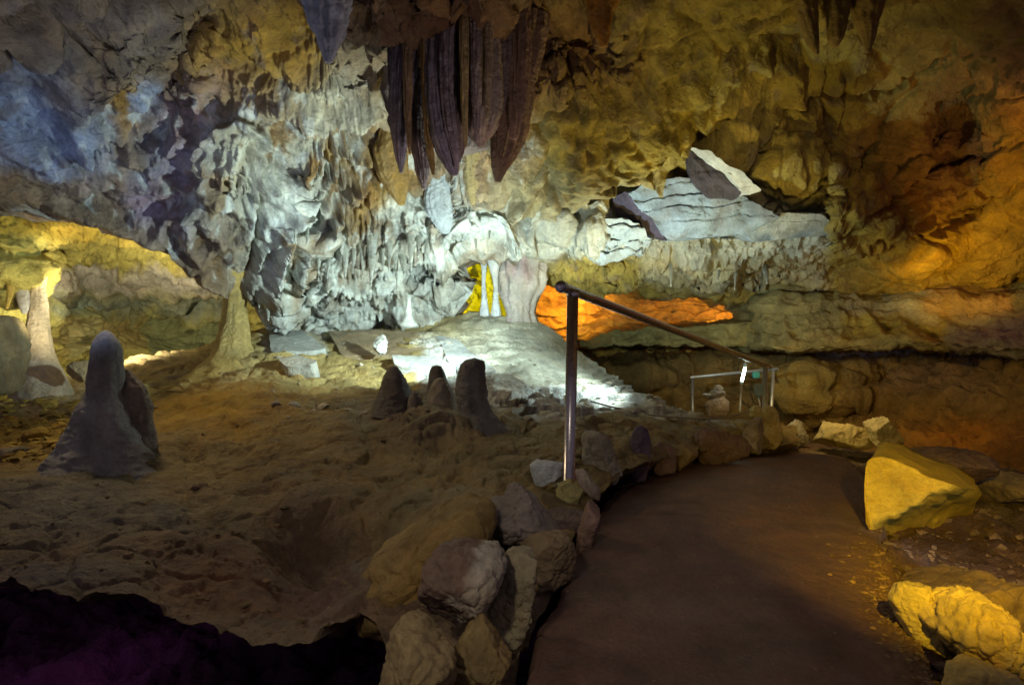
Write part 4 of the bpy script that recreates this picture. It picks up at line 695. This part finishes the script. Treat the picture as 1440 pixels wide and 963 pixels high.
# loose gravel and chips: too many to count
def scatter(name, specs, mat, seed):
    r = np.random.RandomState(seed); import bmesh
    bm = bmesh.new(); bmesh.ops.create_icosphere(bm, subdivisions=1, radius=1); bv = np.array([v.co[:] for v in bm.verts]); bf = np.array([[v.index for v in f.verts] for f in bm.faces]); bm.free()
    V = []; Q = []; T = []; k = 0
    for surf, n, x0, x1, y0, y1, s0, s1, col in specs:
        P = SURF[surf].reshape(-1, 3); px = CX+P[:, 0]/P[:, 1]*F; py = CY-(P[:, 2]-CAMZ)/P[:, 1]*F
        idx = np.where((px > x0) & (px < x1) & (py > y0) & (py < y1))[0]
        if surf == 'footpath' and x0 > 1000:
            e = np.interp(py[idx], [740, 780, 850, 905, 970], [1244, 1248, 1268, 1300, 1340]); pr = np.exp(-(np.clip(e-px[idx], 0, 200)/28)**1.3)*ss(730, 800, py[idx]); pr /= pr.sum()
        else: pr = None
        for i in r.choice(idx, n, p=pr):
            s = s0*(s1/s0)**(r.rand()**2.2); v = bv*(1+.35*r.normal(size=(len(bv), 1)))*s*np.array([1+.4*r.rand(), 1+.4*r.rand(), .65]); a = r.rand()*6.28
            v = np.stack([v[:, 0]*math.cos(a)-v[:, 1]*math.sin(a), v[:, 0]*math.sin(a)+v[:, 1]*math.cos(a), v[:, 2]], -1)
            V.append(v+P[i]+np.array([0, 0, s*.05])); Q.append(bf+k*len(bv)); T.append(np.repeat((np.array(col)*r.uniform(.6, 1.3))[None], len(bv), 0)); k += 1
    return tag(build(name, np.vstack(V), np.vstack(Q), mat, np.vstack(T), smooth=False), kind='stuff')
scatter('gravel', [('footpath', 900, 1120, 1345, 730, 970, .002, .010, (.22, .16, .08)), ('footpath', 240, 740, 1240, 640, 960, .002, .006, (.2, .14, .1)), ('side_ground', 500, 1230, 1460, 690, 980, .006, .04, (.2, .15, .1))], STONE, 3)
scatter('rubble', [('cave_floor', 380, 0, 760, 590, 900, .004, .018, (.22, .16, .09)), ('cave_floor', 10, 100, 560, 560, 780, .02, .04, (.2, .15, .09)), ('cave_floor', 160, 370, 1040, 480, 590, .015, .05, (.4, .38, .32)), ('cave_floor', 260, 0, 130, 560, 650, .02, .07, (.42, .32, .12))], STONE, 5)

# ------------------------------------------------------------------ metalwork, lamp, cables
def tube(name, pts, r, mat, parent=None, nth=20, taper=None):
    P = [np.array(p, float) for p in pts]; V = []; n = len(P)
    for i, p in enumerate(P):
        t = (P[min(i+1, n-1)]-P[max(i-1, 0)]); t /= np.linalg.norm(t); a = np.cross(t, [0, 0, 1.] if abs(t[2]) < .9 else [1., 0, 0]); a /= np.linalg.norm(a); b = np.cross(t, a)
        for k in range(nth):
            th = 2*math.pi*k/nth; V.append(p+r*(math.cos(th)*a+math.sin(th)*b))
    V += [P[0], P[-1]]; Q = grid_quads(n, nth, True); n0 = n*nth; j = range(nth)
    return build_mixed(name, V, Q, [(n0, (a+1) % nth, a) for a in j]+[(n0+1, (n-1)*nth+a, (n-1)*nth+(a+1) % nth) for a in j], mat, (.5, .5, .5), parent)
def empty(name, loc, label, cat, group=None):
    o = bpy.data.objects.new(name, None); COL.objects.link(o); o.empty_display_size = .1; return tag(o, label, cat, group)
def boxm(name, c, s, mat, parent=None, bev=.004):
    import bmesh
    bm = bmesh.new(); bmesh.ops.create_cube(bm, size=1); bmesh.ops.scale(bm, vec=s, verts=bm.verts); bmesh.ops.bevel(bm, geom=bm.edges[:], offset=bev, segments=2, affect='EDGES'); bmesh.ops.translate(bm, vec=c, verts=bm.verts)
    me = bpy.data.meshes.new(name); bm.to_mesh(me); bm.free(); me.materials.append(mat); o = bpy.data.objects.new(name, me); COL.objects.link(o)
    if parent: o.parent = parent
    return o
h = empty('handrail', None, 'steel pipe handrail sloping down beside the path on two posts', 'handrail')
a = up(791, 404, 3.86); b = up(1083, 516, 8.05)
tube('rail', [a+(b-a)*t for t in np.linspace(0, 1, 14)], .028, STEEL, h)
tube('post', [up(800, 682, 3.95), up(803, 550, 3.95), up(805.5, 411, 3.95)], .033, STEEL, h)
tube('post', [up(1075, 636, 7.9), up(1076, 512, 7.9)], .033, STEEL_PALE, h)
tube('end_cap', [up(788.5, 403, 3.83), up(791.5, 404.2, 3.87)], .034, STEEL, h)
tube('weld_collar', [up(805.3, 418, 3.95), up(805.5, 408, 3.95)], .037, STEEL, h)
boxm('base_plate', up(800, 681, 3.95), (.14, .14, .012), STEEL, h, .003)
h2 = empty('handrail', None, 'thin pale far handrail with two posts behind the tube lamp', 'handrail')
a = up(972, 530.5, 10.2); b = up(1094, 518.5, 9.2)
tube('rail', [a, (a+b)/2, b], .022, STEEL_PALE, h2); tube('post', [up(974, 595, 10.2), up(974, 531, 10.2)], .020, STEEL_PALE, h2); tube('post', [up(1083.5, 595, 9.25), up(1088, 520, 9.25)], .022, STEEL_PALE, h2)
tl = empty('tube_lamp', None, 'lit white tube lamp on a thin stake below the sloping handrail', 'lamp')
tube('stake', [up(1040.5, 578, 8.6), up(1043, 538, 8.6)], .014, STEEL_PALE, tl, 12); g0 = up(1043.2, 536, 8.6); g1 = up(1047.8, 516.5, 8.6)
tube('light_tube', [g0, (g0+g1)/2, g1], .016, GLOW, tl, 16); tube('lamp_holder', [g1, g1+np.array([.004, 0, .05])], .024, PLASTIC, tl, 16); tube('lamp_holder', [g0-np.array([.004, 0, .035]), g0], .024, PLASTIC, tl, 16)
tube('hanger', [g1+np.array([.004, 0, .05]), up(1049, 503, 8.6)], .006, STEEL_PALE, tl, 8)
jb = empty('junction_box', None, 'grey blue junction box fixed on the far handrail post', 'junction box')
boxm('housing', up(1067.5, 548, 7.82), (.085, .06, .125), PLASTIC, jb, .008); boxm('lid', up(1067.5, 548, 7.785), (.078, .012, .115), PLASTIC, jb, .004)
tube('cable_gland', [up(1067, 556, 7.8), up(1067, 561, 7.8)], .014, PLASTIC, jb, 12)
boxm('teal_box', up(1063, 527, 9.1), (.09, .05, .08), TEAL, tl, .01)  # small teal box behind the tube lamp
def cable(name, pts, r, mat, label):
    c = np.array(pts); t = np.linspace(0, len(c)-1, 12*(len(c)-1)+1); q = np.stack([np.interp(t, range(len(c)), c[:, k]) for k in range(3)], -1)
    k = np.ones(7)/7; s = np.stack([np.convolve(np.pad(q[:, i], 3, 'edge'), k, 'valid') for i in range(3)], -1)
    return tag(tube(name, s, r, mat, None, 8), label, 'cable')
cable('cable', [up(1067, 560, 7.8), up(1069, 570, 7.78), up(1066, 580, 7.6), up(1060, 590, 7.3)], .010, WHITE, 'short pale cable dropping from the junction box')
cable('cable', [up(815, 560, 6.8), up(860, 572, 6.8), up(910, 583, 6.7), up(960, 587.5, 6.7), up(1005, 589, 6.9), up(1035, 584, 7.1), up(1056, 577, 7.3)], .008, CABLE, 'long dark cable lying along the bright ridge to the far post')
tag(tube('marker_rod', [up(989, 554, 8.7), up(999.5, 554.6, 8.75)], .012, WHITE, None, 12), 'short white rod sticking out of the cairn', 'rod')
